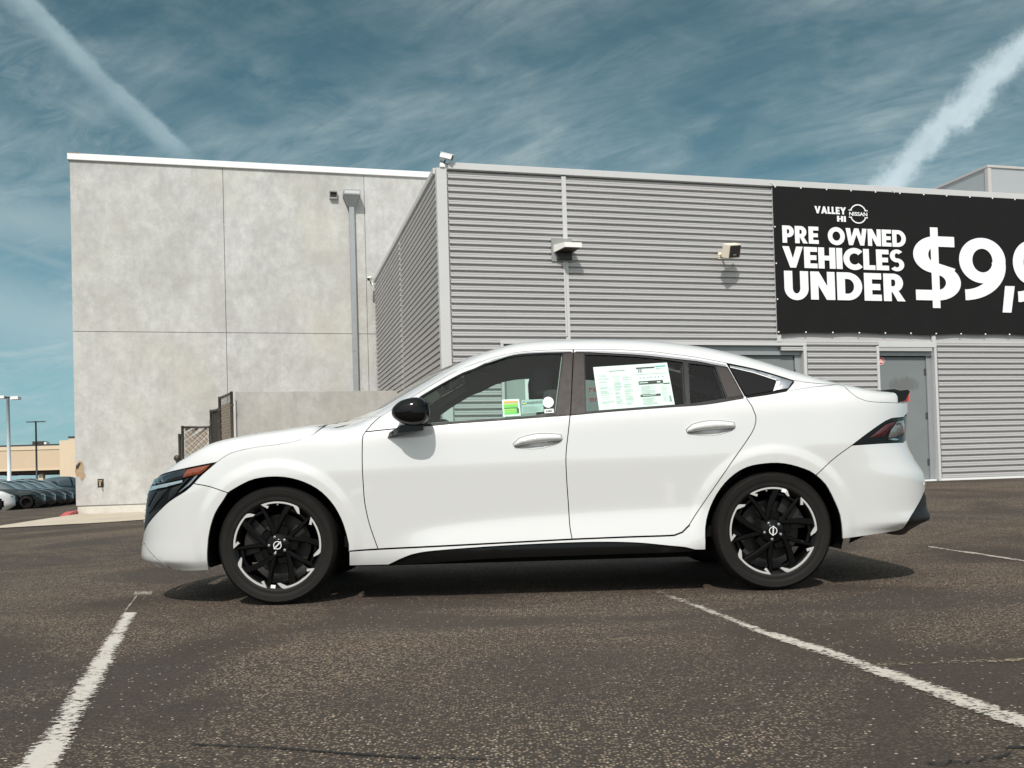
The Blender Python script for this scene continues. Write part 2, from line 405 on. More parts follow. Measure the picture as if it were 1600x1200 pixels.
class MB:
    def __init__(s): s.v = []; s.f = []
    def add(s, v, f):
        n = len(s.v); s.v += [tuple(map(float, q)) for q in v]; s.f += [tuple(i+n for i in q) for q in f]; return s
    def box(s, x0, x1, y0, y1, z0, z1, bev=0.0, mat=None):
        if x0 > x1: x0, x1 = x1, x0
        if y0 > y1: y0, y1 = y1, y0
        if z0 > z1: z0, z1 = z1, z0
        if bev <= 0:
            v = [(x0, y0, z0), (x1, y0, z0), (x1, y1, z0), (x0, y1, z0), (x0, y0, z1), (x1, y0, z1), (x1, y1, z1), (x0, y1, z1)]
            f = [(0, 3, 2, 1), (4, 5, 6, 7), (0, 1, 5, 4), (1, 2, 6, 5), (2, 3, 7, 6), (3, 0, 4, 7)]
        else:
            bm = bmesh.new(); bmesh.ops.create_cube(bm, size=1)
            for q in bm.verts: q.co = Vector(((x0+x1)/2+q.co.x*(x1-x0), (y0+y1)/2+q.co.y*(y1-y0), (z0+z1)/2+q.co.z*(z1-z0)))
            bmesh.ops.bevel(bm, geom=bm.edges[:], offset=bev, segments=2, affect='EDGES', profile=.6)
            bm.verts.index_update(); v = [q.co[:] for q in bm.verts]; f = [tuple(q.index for q in p.verts) for p in bm.faces]; bm.free()
        if mat is not None: v = [tuple(mat @ Vector(q)) for q in v]
        return s.add(v, f)
    def tube(s, p, q, r, n=10, r2=None, cap=True):
        p = Vector(p); q = Vector(q); d = (q-p).normalized(); a = d.orthogonal().normalized(); b = d.cross(a); r2 = r if r2 is None else r2
        v = [];
        for k in range(n):
            c = a*cos(2*pi*k/n)+b*sin(2*pi*k/n); v += [tuple(p+c*r), tuple(q+c*r2)]
        f = [(2*k, (2*k+2) % (2*n), (2*k+3) % (2*n), 2*k+1) for k in range(n)]
        if cap: f += [tuple(2*k for k in range(n)), tuple(2*k+1 for k in reversed(range(n)))]
        return s.add(v, f)
    def prism(s, poly, y0, y1, axis='y'):
        """extrude an (x,z) outline between y0 and y1"""
        n = len(poly); v = [(a, y0, b) for a, b in poly]+[(a, y1, b) for a, b in poly]
        f = [tuple(range(n)), tuple(reversed(range(n, 2*n)))]+[(k, n+k, n+(k+1) % n, (k+1) % n) for k in range(n)]
        return s.add(v, f)
    def lathe(s, prof, n=48, axis='y', c=(0, 0, 0), close=False):
        m = len(prof); v = []; f = []
        for k in range(n):
            a = 2*pi*k/n
            for (r, h) in prof: v.append((c[0]+r*cos(a), c[1]+h, c[2]+r*sin(a)))
        for k in range(n):
            k2 = (k+1) % n
            for j in range(m-1): f.append((k*m+j, k*m+j+1, k2*m+j+1, k2*m+j))
        return s.add(v, f)
    def build(s, name, mat, parent=None, smooth=False, loc=None, sharp=None):
        o = mesh_obj(name, s.v, s.f, mat, parent, smooth, loc=loc)
        if smooth and sharp: o.data.set_sharp_from_angle(angle=radians(sharp))
        return o
def fixn(o):
    bm = bmesh.new(); bm.from_mesh(o.data); bmesh.ops.recalc_face_normals(bm, faces=bm.faces[:]); bm.to_mesh(o.data); bm.free(); return o

def pip(poly, P):
    """points in polygon, vectorised"""
    x, z = P[:, 0], P[:, 1]; ins = np.zeros(len(P), bool); n = len(poly); j = n-1
    for i in range(n):
        xi, zi = poly[i]; xj, zj = poly[j]
        c = ((zi > z) != (zj > z))
        with np.errstate(divide='ignore', invalid='ignore'):
            xx = (xj-xi)*(z-zi)/(zj-zi)+xi
        ins ^= c & (x < xx); j = i
    return ins
def triangulate(loops, grid=None, inside=None, extra=None):
    """constrained triangulation of loops; 'inside' decides which triangles stay"""
    pts = []; edges = []
    for lp in loops:
        n0 = len(pts); pts += [tuple(q) for q in lp]; edges += [(n0+i, n0+(i+1) % len(lp)) for i in range(len(lp))]
    nb = len(pts)
    if inside is None: inside = lambda Q: pip(loops[0], Q) & ~np.any([pip(l, Q) for l in loops[1:]], axis=0) if len(loops) > 1 else pip(loops[0], Q)
    if grid:
        B = np.array(pts); mn = B.min(0); mx = B.max(0)
        gx = np.arange(mn[0], mx[0], grid); gz = np.arange(mn[1], mx[1], grid*.8)
        G = np.array([(x+(grid*.5 if k % 2 else 0), z) for k, z in enumerate(gz) for x in gx])
        if extra is not None and len(G):
            E = extra[(extra[:, 0] > mn[0]) & (extra[:, 0] < mx[0]) & (extra[:, 1] > mn[1]) & (extra[:, 1] < mx[1])]
            if len(E): E = E[inside(E)]
            if len(E):
                d = np.min(np.hypot(E[:, None, 0]-B[None, :, 0], E[:, None, 1]-B[None, :, 1]), axis=1); E = E[d > .006]
                pts += [tuple(q) for q in E]; B = np.vstack([B, E])
        if len(G):
            G = G[inside(G)]
            if len(G):
                d = np.min(np.hypot(G[:, None, 0]-B[None, :, 0], G[:, None, 1]-B[None, :, 1]), axis=1); G = G[d > grid*.45]
                pts += [tuple(g) for g in G]
    r = delaunay_2d_cdt([Vector(p) for p in pts], edges, [], 0, 1e-7)
    V = np.array([(q.x, q.y) for q in r[0]]); T = np.array([f for f in r[2] if len(f) == 3])
    c = V[T].mean(axis=1); T = T[inside(c)]
    return V, T

# ================================================================== GROUND
def sst(a, b, x):
    t = np.clip((np.asarray(x, float)-a)/(b-a), 0, 1); return t*t*(3-2*t)
def g(X, Y):
    X = np.asarray(X, float); Y = np.asarray(Y, float)
    z = sst(6.8, 14.6, Y+.12*np.minimum(X, 0))*(.05+.285*sst(-7, -1.5, X))
    far = sst(19.5, 46, Y)*(1-sst(-9, -5, X+(Y-20)*.0))
    return z*(1-far)-.47*far
def ground_mesh():
    xs = np.concatenate([np.linspace(-900, -60, 15), np.arange(-50, -14, 3.), np.arange(-14, 14.01, .35), np.arange(16, 60, 6.), np.linspace(80, 900, 12)])
    ys = np.concatenate([[-60, -30, -10, -4], np.arange(-2, 24, .35), np.arange(24, 60, 2.5), np.linspace(70, 1500, 14)])
    v = [(x, y, float(g(x, y))) for y in ys for x in xs]; nx = len(xs)
    f = [(j*nx+i, j*nx+i+1, (j+1)*nx+i+1, (j+1)*nx+i) for j in range(len(ys)-1) for i in range(nx-1)]
    return structure(mesh_obj('asphalt_ground', v, f, 'asphalt', smooth=True))
ground_mesh()
def on_ground(x, y, it=8):
    z = 0.0
    for _ in range(it):
        p = at_z(x, y, z); z = float(g(p[0], p[1]))
    return p
def strip(name, A, B, mat, lift=.004, n=60, wob=0.0):
    """painted strip between two ground polylines given as point lists (left edge / right edge)"""
    A = np.array([on_ground(*p)[:2] for p in A]); B = np.array([on_ground(*p)[:2] for p in B])
    def res(P):
        d = np.r_[0, np.cumsum(np.hypot(*np.diff(P, axis=0).T))]; t = np.linspace(0, d[-1], n)
        return np.stack([np.interp(t, d, P[:, 0]), np.interp(t, d, P[:, 1])], 1)
    A = res(A); B = res(B); v = []; f = []; uv = []
    for i in range(n):
        for k in range(5):
            q = A[i]*(1-k/4)+B[i]*k/4; v.append((q[0], q[1], float(g(*q))+lift)); uv.append((k/4, i/n))
    for i in range(n-1):
        for k in range(4): f.append((i*5+k, i*5+k+1, i*5+k+6, i*5+k+5))
    return structure(mesh_obj(name, v, f, mat, uvs=uv))
strip('parking_line', [(190, 958), (95, 1098), (10, 1215)], [(216, 958), (150, 1098), (88, 1215)], 'line_white')
strip('parking_line', [(213, 930), (192, 957)], [(216, 931.5), (197, 957)], 'line_thin')
strip('parking_line', [(211, 924), (238, 923)], [(209, 932), (237, 931)], 'line_thin')
strip('parking_line', [(1012, 925), (1098, 957), (1180, 991), (1290, 1029), (1430, 1082), (1640, 1164)], [(1032, 921), (1114, 952), (1196, 983), (1310, 1017), (1450, 1064), (1640, 1128)], 'line_right', n=120)
strip('parking_line', [(1340, 1046), (1470, 1041), (1640, 1036)], [(1340, 1037), (1470, 1031), (1640, 1026)], 'line_ghost', n=30)
strip('parking_line', [(1450, 853), (1530, 864), (1640, 881)], [(1450, 856), (1530, 868), (1640, 886)], 'line_thin', n=30)
strip('tar_seam', [(300, 1163), (420, 1168), (620, 1182), (760, 1186)], [(300, 1166), (420, 1171), (620, 1187), (760, 1189)], 'crack', n=40)
def crack(pts, wd=.012):
    P = [on_ground(*p)[:2] for p in pts]; Q = []
    for a, b in zip(P[:-1], P[1:]):
        for k in range(6): Q.append(a+(b-a)*k/6+np.random.randn(2)*.012)
    Q.append(P[-1]); v = []; f = []
    for i, q in enumerate(Q):
        w_ = wd*(.3+random.random()); v += [(q[0], q[1]-w_, float(g(*q))+.005), (q[0], q[1]+w_, float(g(*q))+.005)]
    f = [(2*i, 2*i+2, 2*i+3, 2*i+1) for i in range(len(Q)-1)]
    return structure(mesh_obj('ground_crack', v, f, 'crack', uvs=[(.5, .5)]*len(v)))
crack([(1440, 1195), (1500, 1192), (1545, 1183), (1620, 1165)], .006)
# concrete apron and red curb in front of the concrete building
YAW = radians(14.6); U = np.array([cos(YAW), sin(YAW)]); V = np.array([-sin(YAW), cos(YAW)])
Q0 = np.array([-3.028, 21.649])            # meeting corner of the two buildings (plan)
P0 = np.array([7.0317, 15.700])            # right side of the steel door (plan)
def patch_poly(name, pts, mat, lift, thick=0.0):
    z = [float(g(*p))+lift for p in pts]; n = len(pts)
    v = [(p[0], p[1], a) for p, a in zip(pts, z)]; f = [tuple(range(n))]
    if thick:
        v += [(p[0], p[1], a-thick) for p, a in zip(pts, z)]; f += [(k, n+k, n+(k+1) % n, (k+1) % n) for k in range(n)]
    o = mesh_obj(name, v, f, mat); return o
cA = Q0+U*(-6.40)
fa = [on_ground(-60, 833)[:2], on_ground(0, 826)[:2], on_ground(110, 820)[:2], on_ground(222, 813)[:2], on_ground(400, 803)[:2], on_ground(560, 796)[:2]]
fb = [Q0+U*(-.1), Q0+U*(-3.), cA, on_ground(60, 813)[:2], on_ground(0, 822.5)[:2], on_ground(-60, 830.5)[:2]]
def dense(P, k=6): return [a+(b-a)*i/k for a, b in zip(P[:-1], P[1:]) for i in range(k)]+[P[-1]]
def strip2(name, A, B, mat, lift, n=40):
    A = np.array(A); B = np.array(B)
    def res(P):
        d = np.r_[0, np.cumsum(np.hypot(*np.diff(P, axis=0).T))]; t = np.linspace(0, d[-1], n)
        return np.stack([np.interp(t, d, P[:, 0]), np.interp(t, d, P[:, 1])], 1)
    A = res(A); B = res(B); m = 12
    v = [(*(A[i]*(1-k/m)+B[i]*k/m), float(g(*(A[i]*(1-k/m)+B[i]*k/m)))+lift) for i in range(n) for k in range(m+1)]
    f = [(i*(m+1)+k, i*(m+1)+k+1, (i+1)*(m+1)+k+1, (i+1)*(m+1)+k) for i in range(n-1) for k in range(m)]
    return structure(mesh_obj(name, v, f, mat, smooth=True))
strip2('concrete_apron', fa, list(reversed(fb)), 'apron', .012)
def curb(P, h=.075, wd=.15):
    v = []; f = []
    for i, p in enumerate(P):
        hh = h*min(1.0, .15+i*.5)
        z = float(g(*p)); a = P[max(i-1, 0)]; b = P[min(i+1, len(P)-1)]; t = (b-a)/np.linalg.norm(b-a); nn = np.array([-t[1], t[0]])*wd/2
        v += [(*(p-nn), z-.05), (*(p-nn), z+hh), (*(p+nn), z+hh), (*(p+nn), z-.05)]
    for i in range(len(P)-1):
        for k in range(3): f.append((4*i+k, 4*i+k+1, 4*i+k+5, 4*i+k+4))
    f += [(0, 3, 2, 1), tuple(4*(len(P)-1)+k for k in range(4))]
    return fixn(mesh_obj('red_curb', v, f, 'curb_red'))
cs = on_ground(100, 806.5)[:2]; ce = cA+np.array([-.10, .12])
tag(curb([cs+(ce-cs)*k/4 for k in range(5)]+[ce+V*.6, ce+V*2]), 'short red painted curb ending at the corner of the concrete building', 'curb')

# ================================================================== METAL CLAD BUILDING
mb = root('metal_building', 'low building clad in grey corrugated metal behind the white car', 'building', (P0[0], P0[1], 0), YAW)
UL, UR = -8.235, 9.0; ZT = 5.075; Z0 = .37; PITCHZ = .0957; NR = 49
RIBP = [(0, .000), (-.039, .001), (-.042, .004), (-.042, .023), (-.0385, .027), (-.0385, .034), (-.042, .038), (-.042, .053), (-.038, .058), (0, .069)]
RIBC = {}
def rib_mesh(Lg):
    key = round(Lg, 3)
    if key in RIBC: return RIBC[key]
    n = len(RIBP); v = [(0, y, z) for y, z in RIBP]+[(Lg, y, z) for y, z in RIBP]
    f = [(i, n+i, n+i+1, i+1) for i in range(n-1)]+[tuple(reversed(range(n))), tuple(range(n, 2*n))]
    me = bpy.data.meshes.new('siding_rib'); me.from_pydata(v, [], f); me.materials.append(MATS['siding']); RIBC[key] = me; return me
def rib(x, y, z, Lg, rz=0):
    o = bpy.data.objects.new('siding_rib', rib_mesh(Lg)); COL.objects.link(o); o.parent = mb; o.location = (x, y, z+random.uniform(-.0012, .0012)); o.rotation_euler = (0, 0, rz)
OPEN1 = (-1.05, 0.0, 2.545); OPEN2 = (-7.36, -2.435, 2.56)
SEAMS = [(-8.115, -6.395), (-6.325, -2.895), (-2.825, -.035), (.035, 4.2), (4.27, 8.95)]
for k in range(NR):
    z = Z0+k*PITCHZ+.006
    for i, (a, b) in enumerate(SEAMS):
        segs = [(a, b)]
        if z < 2.50:
            segs = []
            if i == 0: segs = [(a, OPEN2[0]-.05)]
            if i == 2: segs = [(OPEN2[1]+.07, OPEN1[0]-.05)]
            if i == 3: segs = [(a+.03, b)]
        if i == 2 and k == 22: segs = [(a, b)]
        if i in (2, 3) and 24 <= k <= 47: continue          # behind the banner
        for s0, s1 in segs:
            if s1-s0 > .1: rib(s0, 0, z, s1-s0)
    if True:                                          # side wall, two bays
        rib(UL, 3.95, z, 3.83, -pi/2); rib(UL, 8.10, z, 4.07, -pi/2)
# wall sheet behind the ribs (with the two openings left out), side wall and back
bk = MB()
def wallrect(x0, x1, z0, z1): bk.box(x0, x1, .001, .16, z0, z1)
wallrect(UL+.001, OPEN2[0], .30, ZT); wallrect(OPEN2[0], OPEN2[1], OPEN2[2], ZT); wallrect(OPEN2[1], OPEN1[0], .30, ZT)
wallrect(OPEN1[0], OPEN1[1], OPEN1[2], ZT); wallrect(OPEN1[1], UR, .30, ZT)
bk.box(UL+.001, UL+.16, .16, 8.2, -.1, ZT); bk.box(UL+.16, UR, 9.4, 9.5, 0, ZT); bk.box(UR-.1, UR, .16, 9.4, 0, ZT)
bk.box(UL+.16, UR-.1, .16, 9.4, ZT-.15, ZT-.02)
bk.build('wall', 'siding', mb)
MB().box(UL-.05, UL+.10, -.05, .06, .33, ZT+.03, .004).build('corner_post', 'coping_metal', mb)
for x in (-6.36, -2.86, 0.0, 4.235): MB().box(x-.034, x+.034, -.047, -.001, (OPEN2[2]+.06 if x > -7 else .4) if x != 0 else OPEN1[2]+.001, ZT, .002).build('seam_trim', 'coping_metal', mb)
MB().box(UL-.012, UL-.001, 3.965, 4.02, 1.0, ZT).build('seam_trim', 'siding', mb)
MB().box(UL+.115, UR, -.065, .2, ZT+.02, ZT+.115, .004).build('coping', 'coping_metal', mb)
MB().box(UL-.055, UL+.2, .2, 8.2, ZT+.02, ZT+.105, .004).build('coping', 'coping_metal', mb)
MB().box(.04, UR, -.036, -.002, .335, .375, .003).build('base_trim', 'coping_white', mb)
MB().box(-2.4, -1.1, -.036, -.002, .335, .375, .003).build('base_trim', 'coping_white', mb)
MB().box(.0, UR, -.09, -.036, .26, .325).build('footing', 'curb_red', mb)
# trim round the openings
tr = MB(); x0, x1, zt = OPEN1
tr.box(x0-.045, x0, -.045, .02, .33, zt+.02, .002); tr.box(x1-.001, x1+.045, -.045, .02, .33, zt, .002); tr.box(x0, x1+.045, -.046, .02, zt+.002, zt+.085, .002)
tr.build('opening_trim', 'coping_metal', mb)
tr = MB(); x0, x1, zt = OPEN2
tr.box(x0-.045, x0, -.045, .02, .33, zt, .002); tr.box(x1, x1+.055, -.045, .02, .33, zt, .002); tr.box(x0-.045, x1+.055, -.046, .02, zt+.002, zt+.052, .002)
tr.build('opening_trim', 'coping_metal', mb)
# steel door: dark frame, leaf, three hinges, threshold
fr = MB(); x0, x1, zt = OPEN1
fr.box(x0, x1, .02, .16, zt-.13, zt-.001); fr.box(x1-.085, x1-.001, .06, .16, .33, zt-.13); fr.box(x0+.001, x0+.03, .06, .16, .33, zt-.13)
fr.build('door_frame', 'steel_grey', mb)
dl = MB().box(0, .93, 0, .045, 0, 2.03, .003).build('steel_door', 'door_paint', mb, loc=(x0+.032, .085, .37))
for z in (.28, 1.05, 1.78):
    h = MB(); h.tube((.942, -.012, z-.06), (.942, -.012, z+.06), .011, 10); h.box(.90, .94, -.006, -.001, z-.055, z+.055)
    h.build('hinge', 'galv', dl)
MB().box(x0, x1-.03, -.02, .16, .325, .362, .003).build('threshold', 'coping_white', mb)
# wide opening behind the car: flat light panel with notices, then a steel door
x0, x1, zt = OPEN2
fr = MB(); fr.box(x0, x1, .03, .16, zt-.14, zt-.001); fr.box(x1-.10, x1-.001, .06, .16, .33, zt-.14); fr.box(x0+.001, x0+.05, .05, .16, .33, zt-.14)
fr.build('door_frame', 'steel_grey', mb)
MB().box(x0+.06, x0+1.72, .075, .12, .35, zt-.145, .003).build('light_panel', 'sheet_panel', mb)
MB().box(x0+1.73, x1-1.50, .14, .15, .35, zt-.145).build('dark_panel', 'void_black', mb)
MB().box(x1-1.48, x1-.11, .085, .13, .35, zt-.145, .003).build('steel_door', 'door_paint', mb)
hh = MB(); hh.tube((x1-.095, .07, 2.08), (x1-.095, .07, 2.20), .011, 10); hh.build('hinge', 'galv', mb)

def text_mesh(txt, size, bold=0.0, width=None, extrude=0.0):
    c = bpy.data.curves.new('t', 'FONT'); c.body = txt; c.size = size; c.offset = bold; c.extrude = extrude; c.resolution_u = 3
    o = bpy.data.objects.new('t', c); COL.objects.link(o)
    dg = bpy.context.evaluated_depsgraph_get(); dg.update()
    me = bpy.data.meshes.new_from_object(o.evaluated_get(dg)); v = np.array([q.co[:] for q in me.vertices]) if len(me.vertices) else np.zeros((0, 3)); f = [tuple(p.vertices) for p in me.polygons]
    bpy.data.objects.remove(o); bpy.data.curves.remove(c); bpy.data.meshes.remove(me)
    if width and len(v): s = width/(v[:, 0].max()-v[:, 0].min()); v[:, 0] = (v[:, 0]-v[:, 0].min())*s
    return v, f
def wall_text(name, txt, x, z, h, mat, parent, y, width=None, bold=0.0):
    v, f = text_mesh(txt, h/.72, bold, width); P = [(x+a, y, z+b) for a, b, _ in v]
    return mesh_obj(name, P, f, mat, parent)
# sign: CAUTION THIS DOOR IS AUTOMATIC (on the light panel, seen through the car)
cs_ = MB().box(-7.02, -6.38, .066, .070, 1.62, 2.05).build('caution_sign', 'label_white', mb)
sg = MB().box(-6.97, -6.43, .062, .064, 1.88, 2.02).build('caution_band', 'print_black', cs_)
v = [(-6.70+.235*cos(a), .059, 1.95+.055*sin(a)) for a in np.linspace(0, 2*pi, 28, endpoint=False)]
mesh_obj('caution_oval', v, [tuple(range(28))], 'label_pink', cs_)
wall_text('lettering', 'CAUTION', -6.89, 1.925, .05, 'label_white', cs_, .056, .38, .002)
wall_text('lettering', 'THIS DOOR', -6.95, 1.80, .055, 'print_black', cs_, .060, .50)
wall_text('lettering', 'IS', -6.76, 1.725, .05, 'print_black', cs_, .060, .06)
wall_text('lettering', 'AUTOMATIC', -6.95, 1.65, .055, 'print_black', cs_, .060, .52)
wall_text('lettering', 'res', -6.02, 1.865, .085, 'sign_red', mb, .070, .20)
wall_text('lettering', 'om', -6.02, 1.715, .085, 'sign_red', mb, .070, .19)
# round red sticker on the door glass corner
v = [(.065*cos(a), 0, .065*sin(a)) for a in np.linspace(0, 2*pi, 32, endpoint=False)]
ds = mesh_obj('door_sticker', v+[(a, .004, c) for a, _, c in v], [tuple(range(32))]+[(k, 32+k, 32+(k+1) % 32, (k+1) % 32) for k in range(32)], 'label_white', mb, loc=(-.938, .078, 2.335))
v = [(.056*cos(a), -.0015, .056*sin(a)) for a in np.linspace(0, 2*pi, 32, endpoint=False)]
mesh_obj('sticker_disc', v, [tuple(range(32))], 'sign_red', ds)
v = [(-.008, -.003, -.028), (.008, -.003, -.028), (.008, -.003, .012), (.020, -.003, .012), (0, -.003, .036), (-.020, -.003, .012), (-.008, -.003, .012)]
mesh_obj('sticker_arrow', v, [tuple(range(7))], 'label_white', ds)
v = [(-.036, -.003, -.030), (-.014, -.003, -.030), (-.014, -.003, .000), (-.030, -.003, .000)]
mesh_obj('sticker_glyph', v, [(0, 1, 2, 3)], 'label_white', ds)
mesh_obj('sticker_glyph', [(-a, b, c) for a, b, c in v], [(3, 2, 1, 0)], 'label_white', ds)

# ---- banner
bn = root('banner', 'large black vinyl banner advertising pre owned vehicles, hung on the metal wall', 'banner', (*(P0+U*(-2.90)-V*.062), 2.74), YAW)
BW, BH = 8.3, 2.375
def banner_sheet():
    nx, nz = 130, 40; v = []; f = []
    for k in range(nz+1):
        for i in range(nx+1):
            x = BW*i/nx; z = BH*k/nz; y = -.004*sin(x*9)*(1-k/nz)-.006*np.exp(-((x-.25)**2+(z-.15)**2)/.05)*sin((x-z)*60)
            zz = z+(.012*sin(pi*((x/.955) % 1))*(1 if k == 0 else 0))-(.012*sin(pi*((x/.455) % 1)) if k == nz else 0)
            if k == 0: zz += .03*sin(pi*((x/2.66) % 1))
            v.append((x, y, zz))
    f = [(k*(nx+1)+i, k*(nx+1)+i+1, (k+1)*(nx+1)+i+1, (k+1)*(nx+1)+i) for k in range(nz) for i in range(nx)]
    return mesh_obj('vinyl_sheet', v, f, 'banner_black', bn, True)
banner_sheet()
gm = MB().lathe([(0, -.010), (.008, -.009), (.0125, -.004), (.014, 0)], 12); gmo = None
def grommet(x, z):
    global gmo
    if gmo is None: gmo = gm.build('grommet', 'label_white', bn, True, loc=(x, -.006, z))
    else:
        o = gmo.copy(); COL.objects.link(o); o.parent = bn; o.location = (x, -.006, z)
for i in range(18): grommet(.055+.455*i+random.uniform(-.01, .01), BH-.035)
for i in range(10): grommet(.02+.485*i, .03)
for z in (.55, 1.12, 1.70): grommet(.02, z)
# rope ends at the top left
rp = MB(); rp.tube((-.03, -.01, BH+.03), (.05, -.01, BH-.035), .006, 6); rp.tube((2.19, -.01, BH+.02), (2.23, -.01, BH-.035), .006, 6); rp.build('tie_cord', 'label_white', bn)

# heavy geometric lettering built from strokes
def RC(x0, z0, x1, z1): return [(x0, z0), (x1, z0), (x1, z1), (x0, z1)]
def RING(cx, cz, rx, rz, a0, a1, t, tz=None, n=40):
    tz = t if tz is None else tz; A = np.radians(np.linspace(a0, a1, n))
    return [(cx+rx*cos(a), cz+rz*sin(a)) for a in A]+[(cx+(rx-t)*cos(a), cz+(rz-tz)*sin(a)) for a in A[::-1]]
def glyph(c, t=.275, th=.225):
    if c == 'I': return t, [RC(0, 0, t, 1)]
    if c == 'E': return .60, [RC(0, 0, t, 1), RC(0, 0, .60, th), RC(0, .5-th/2, .56, .5+th/2), RC(0, 1-th, .60, 1)]
    if c == 'L': return .56, [RC(0, 0, t, 1), RC(0, 0, .56, th)]
    if c == 'H': return .78, [RC(0, 0, t, 1), RC(.78-t, 0, .78, 1), RC(0, .5-th/2, .78, .5+th/2)]
    if c == 'N': w_ = .82; return w_, [RC(0, 0, t*.95, 1), RC(w_-t*.95, 0, w_, 1), [(0, 1), (t*1.05, 1), (w_, 0), (w_-t*1.05, 0)]]
    if c == 'V': w_ = .92; return w_, [[(0, 1), (t*1.08, 1), (w_/2+.13, 0), (w_/2-.13, 0)], [(w_-t*1.08, 1), (w_, 1), (w_/2+.13, 0), (w_/2-.13, 0)]]
    if c == 'A': w_ = .92; return w_, [[(0, 0), (t*1.08, 0), (w_/2+.13, 1), (w_/2-.13, 1)], [(w_-t*1.08, 0), (w_, 0), (w_/2+.13, 1), (w_/2-.13, 1)], RC(.2, .20, .72, .20+th*.85)]
    if c == 'W':
        a = t*1.02; return 1.30, [[(0, 1), (a, 1), (.42, 0), (.18, 0)], [(.53, 1), (.53+a*.95, 1), (.42, 0), (.18, 0)], [(.53, 1), (.53+a*.95, 1), (1.12, 0), (.88, 0)], [(1.30-a, 1), (1.30, 1), (1.12, 0), (.88, 0)]]
    if c == 'Y': w_ = .90; return w_, [[(0, 1), (t*1.15, 1), (w_/2+.13, .40), (w_/2-.13, .40)], [(w_-t*1.15, 1), (w_, 1), (w_/2+.13, .40), (w_/2-.13, .40)], RC(w_/2-.13, 0, w_/2+.13, .42)]
    if c == 'O': return 1.04, [RING(.52, .5, .52, .53, 0, 360, t*1.02, t*.95, 64)]
    if c == 'C': return .88, [RING(.52, .5, .52, .53, 44, 316, t*1.02, t*.95, 60)]
    if c == 'D': return .86, [RC(0, 0, t, 1), RC(0, 0, .38, th*1.05), RC(0, 1-th*1.05, .38, 1), RING(.36, .5, .50, .5, -90, 90, t*1.02, th*1.05)]
    if c == 'U': return .80, [RC(0, .38, t, 1), RC(.80-t, .38, .80, 1), RING(.40, .40, .40, .43, 180, 360, t, t*.86)]
    if c in 'PR':
        g_ = [RC(0, 0, t, 1), RC(0, 1-th*.95, .38, 1), RC(0, .33, .38, .33+th*.95), RING(.36, .665, .33, .335, -90, 90, t, th*.95)]
        if c == 'R': g_.append([(.28, .38), (.52, .38), (.76, 0), (.48, 0)])
        return (.69 if c == 'P' else .76), g_
    if c == 'S':
        return .68, [RING(.34, .715, .33, .315, 38, 268, .235, .185), RING(.33, .285, .35, .315, -142, 92, .235, .185)]
    if c == '$':
        return .74, [RING(.37, .715, .36, .295, 90, 262, .235, .165), RC(.36, .845, .66, 1.01), RING(.36, .275, .38, .285, -90, 86, .235, .165), RC(.03, -.01, .37, .155), [(.13, .50), (.62, .34), (.66, .50), (.20, .64)], RC(.285, -.13, .405, 1.15)]
    if c == '9':
        return .76, [RING(.38, .64, .38, .365, 0, 360, .215, .175, 64), RING(.06, .56, .70, .56, -88, 8, .225, .17), RC(.08, 0, .14, .17)]
    if c == ',': return .28, [[(.08, .23), (.30, .23), (.20, -.20), (.00, -.20)]]
    return .45, []
def glyph_mesh(c):
    wd, polys = glyph(c)
    if not polys: return wd, None, None
    allp = [np.array(p) for p in polys]
    loops = [p for p in polys]
    def ins(Q):
        r = np.zeros(len(Q), bool)
        for p in polys: r |= pip(p, Q)
        return r
    Vv, T = triangulate(loops, None, ins)
    return wd, Vv, T
def word(txt, quad, parent, mat='vinyl_white', gap=.10, y=-.014, shear=0):
    """word stretched into a quad given by (x0,x1,z0,z1)"""
    x = 0; vs_ = []; fs_ = []; n = 0
    for c in txt:
        wd, vv, tt = glyph_mesh(c)
        if vv is not None:
            vs_ += [(x+a, b) for a, b in vv]; fs_ += [tuple(i+n for i in q) for q in tt]; n += len(vv)
        x += wd+gap
    x -= gap; A = np.array(vs_); x0, x1, z0, z1 = quad
    P = [(x0+a/x*(x1-x0), y, z0+b*(z1-z0)) for a, b in A]
    # face the street
    F = []
    for q in fs_:
        a, b, c = [A[i] for i in q]; F.append(q if (b[0]-a[0])*(c[1]-a[1])-(b[1]-a[1])*(c[0]-a[0]) > 0 else q[::-1])
    return mesh_obj('lettering', P, F, mat, parent)
def bq(x, y):
    """photo pixel -> banner coordinates"""
    d = ray(x, y); n = np.array([V[0], V[1], 0]); o = np.array([*(P0-V*.06), 0]); q = CAM+d*(((o-CAM)@n)/(d@n))
    return float((q[:2]-P0)@U)+2.90, float(q[2])-2.74
def bword(txt, bl, trc, gap=.10):
    a = bq(*bl); b = bq(*trc); word(txt, (a[0], b[0], a[1], b[1]), bn, gap=gap)
bword('PRE OWNED', (1222, 379.5), (1413.8, 360.5), .055)
bword('VEHICLES', (1222.5, 418), (1411, 391.5), .045)
bword('UNDER', (1225.5, 467.5), (1412.5, 428.5), .07)
bword('$', (1427.5, 468), (1497.5, 372), .05)
bword('9', (1500, 469), (1568.5, 374), .05)
a = bq(1564, 471); b = bq(1588, 374); word(',', (a[0]+.01, a[0]+.26, a[1]+.02, b[1]), bn)
a = bq(1584, 472); word('999', (a[0], a[0]+2.55, a[1], bq(1590, 376)[1]), bn)
bword('VALLEY', (1272, 333.5), (1320.8, 324.5), .05)
bword('HI', (1307.2, 346.6), (1320.6, 338.2), .08)
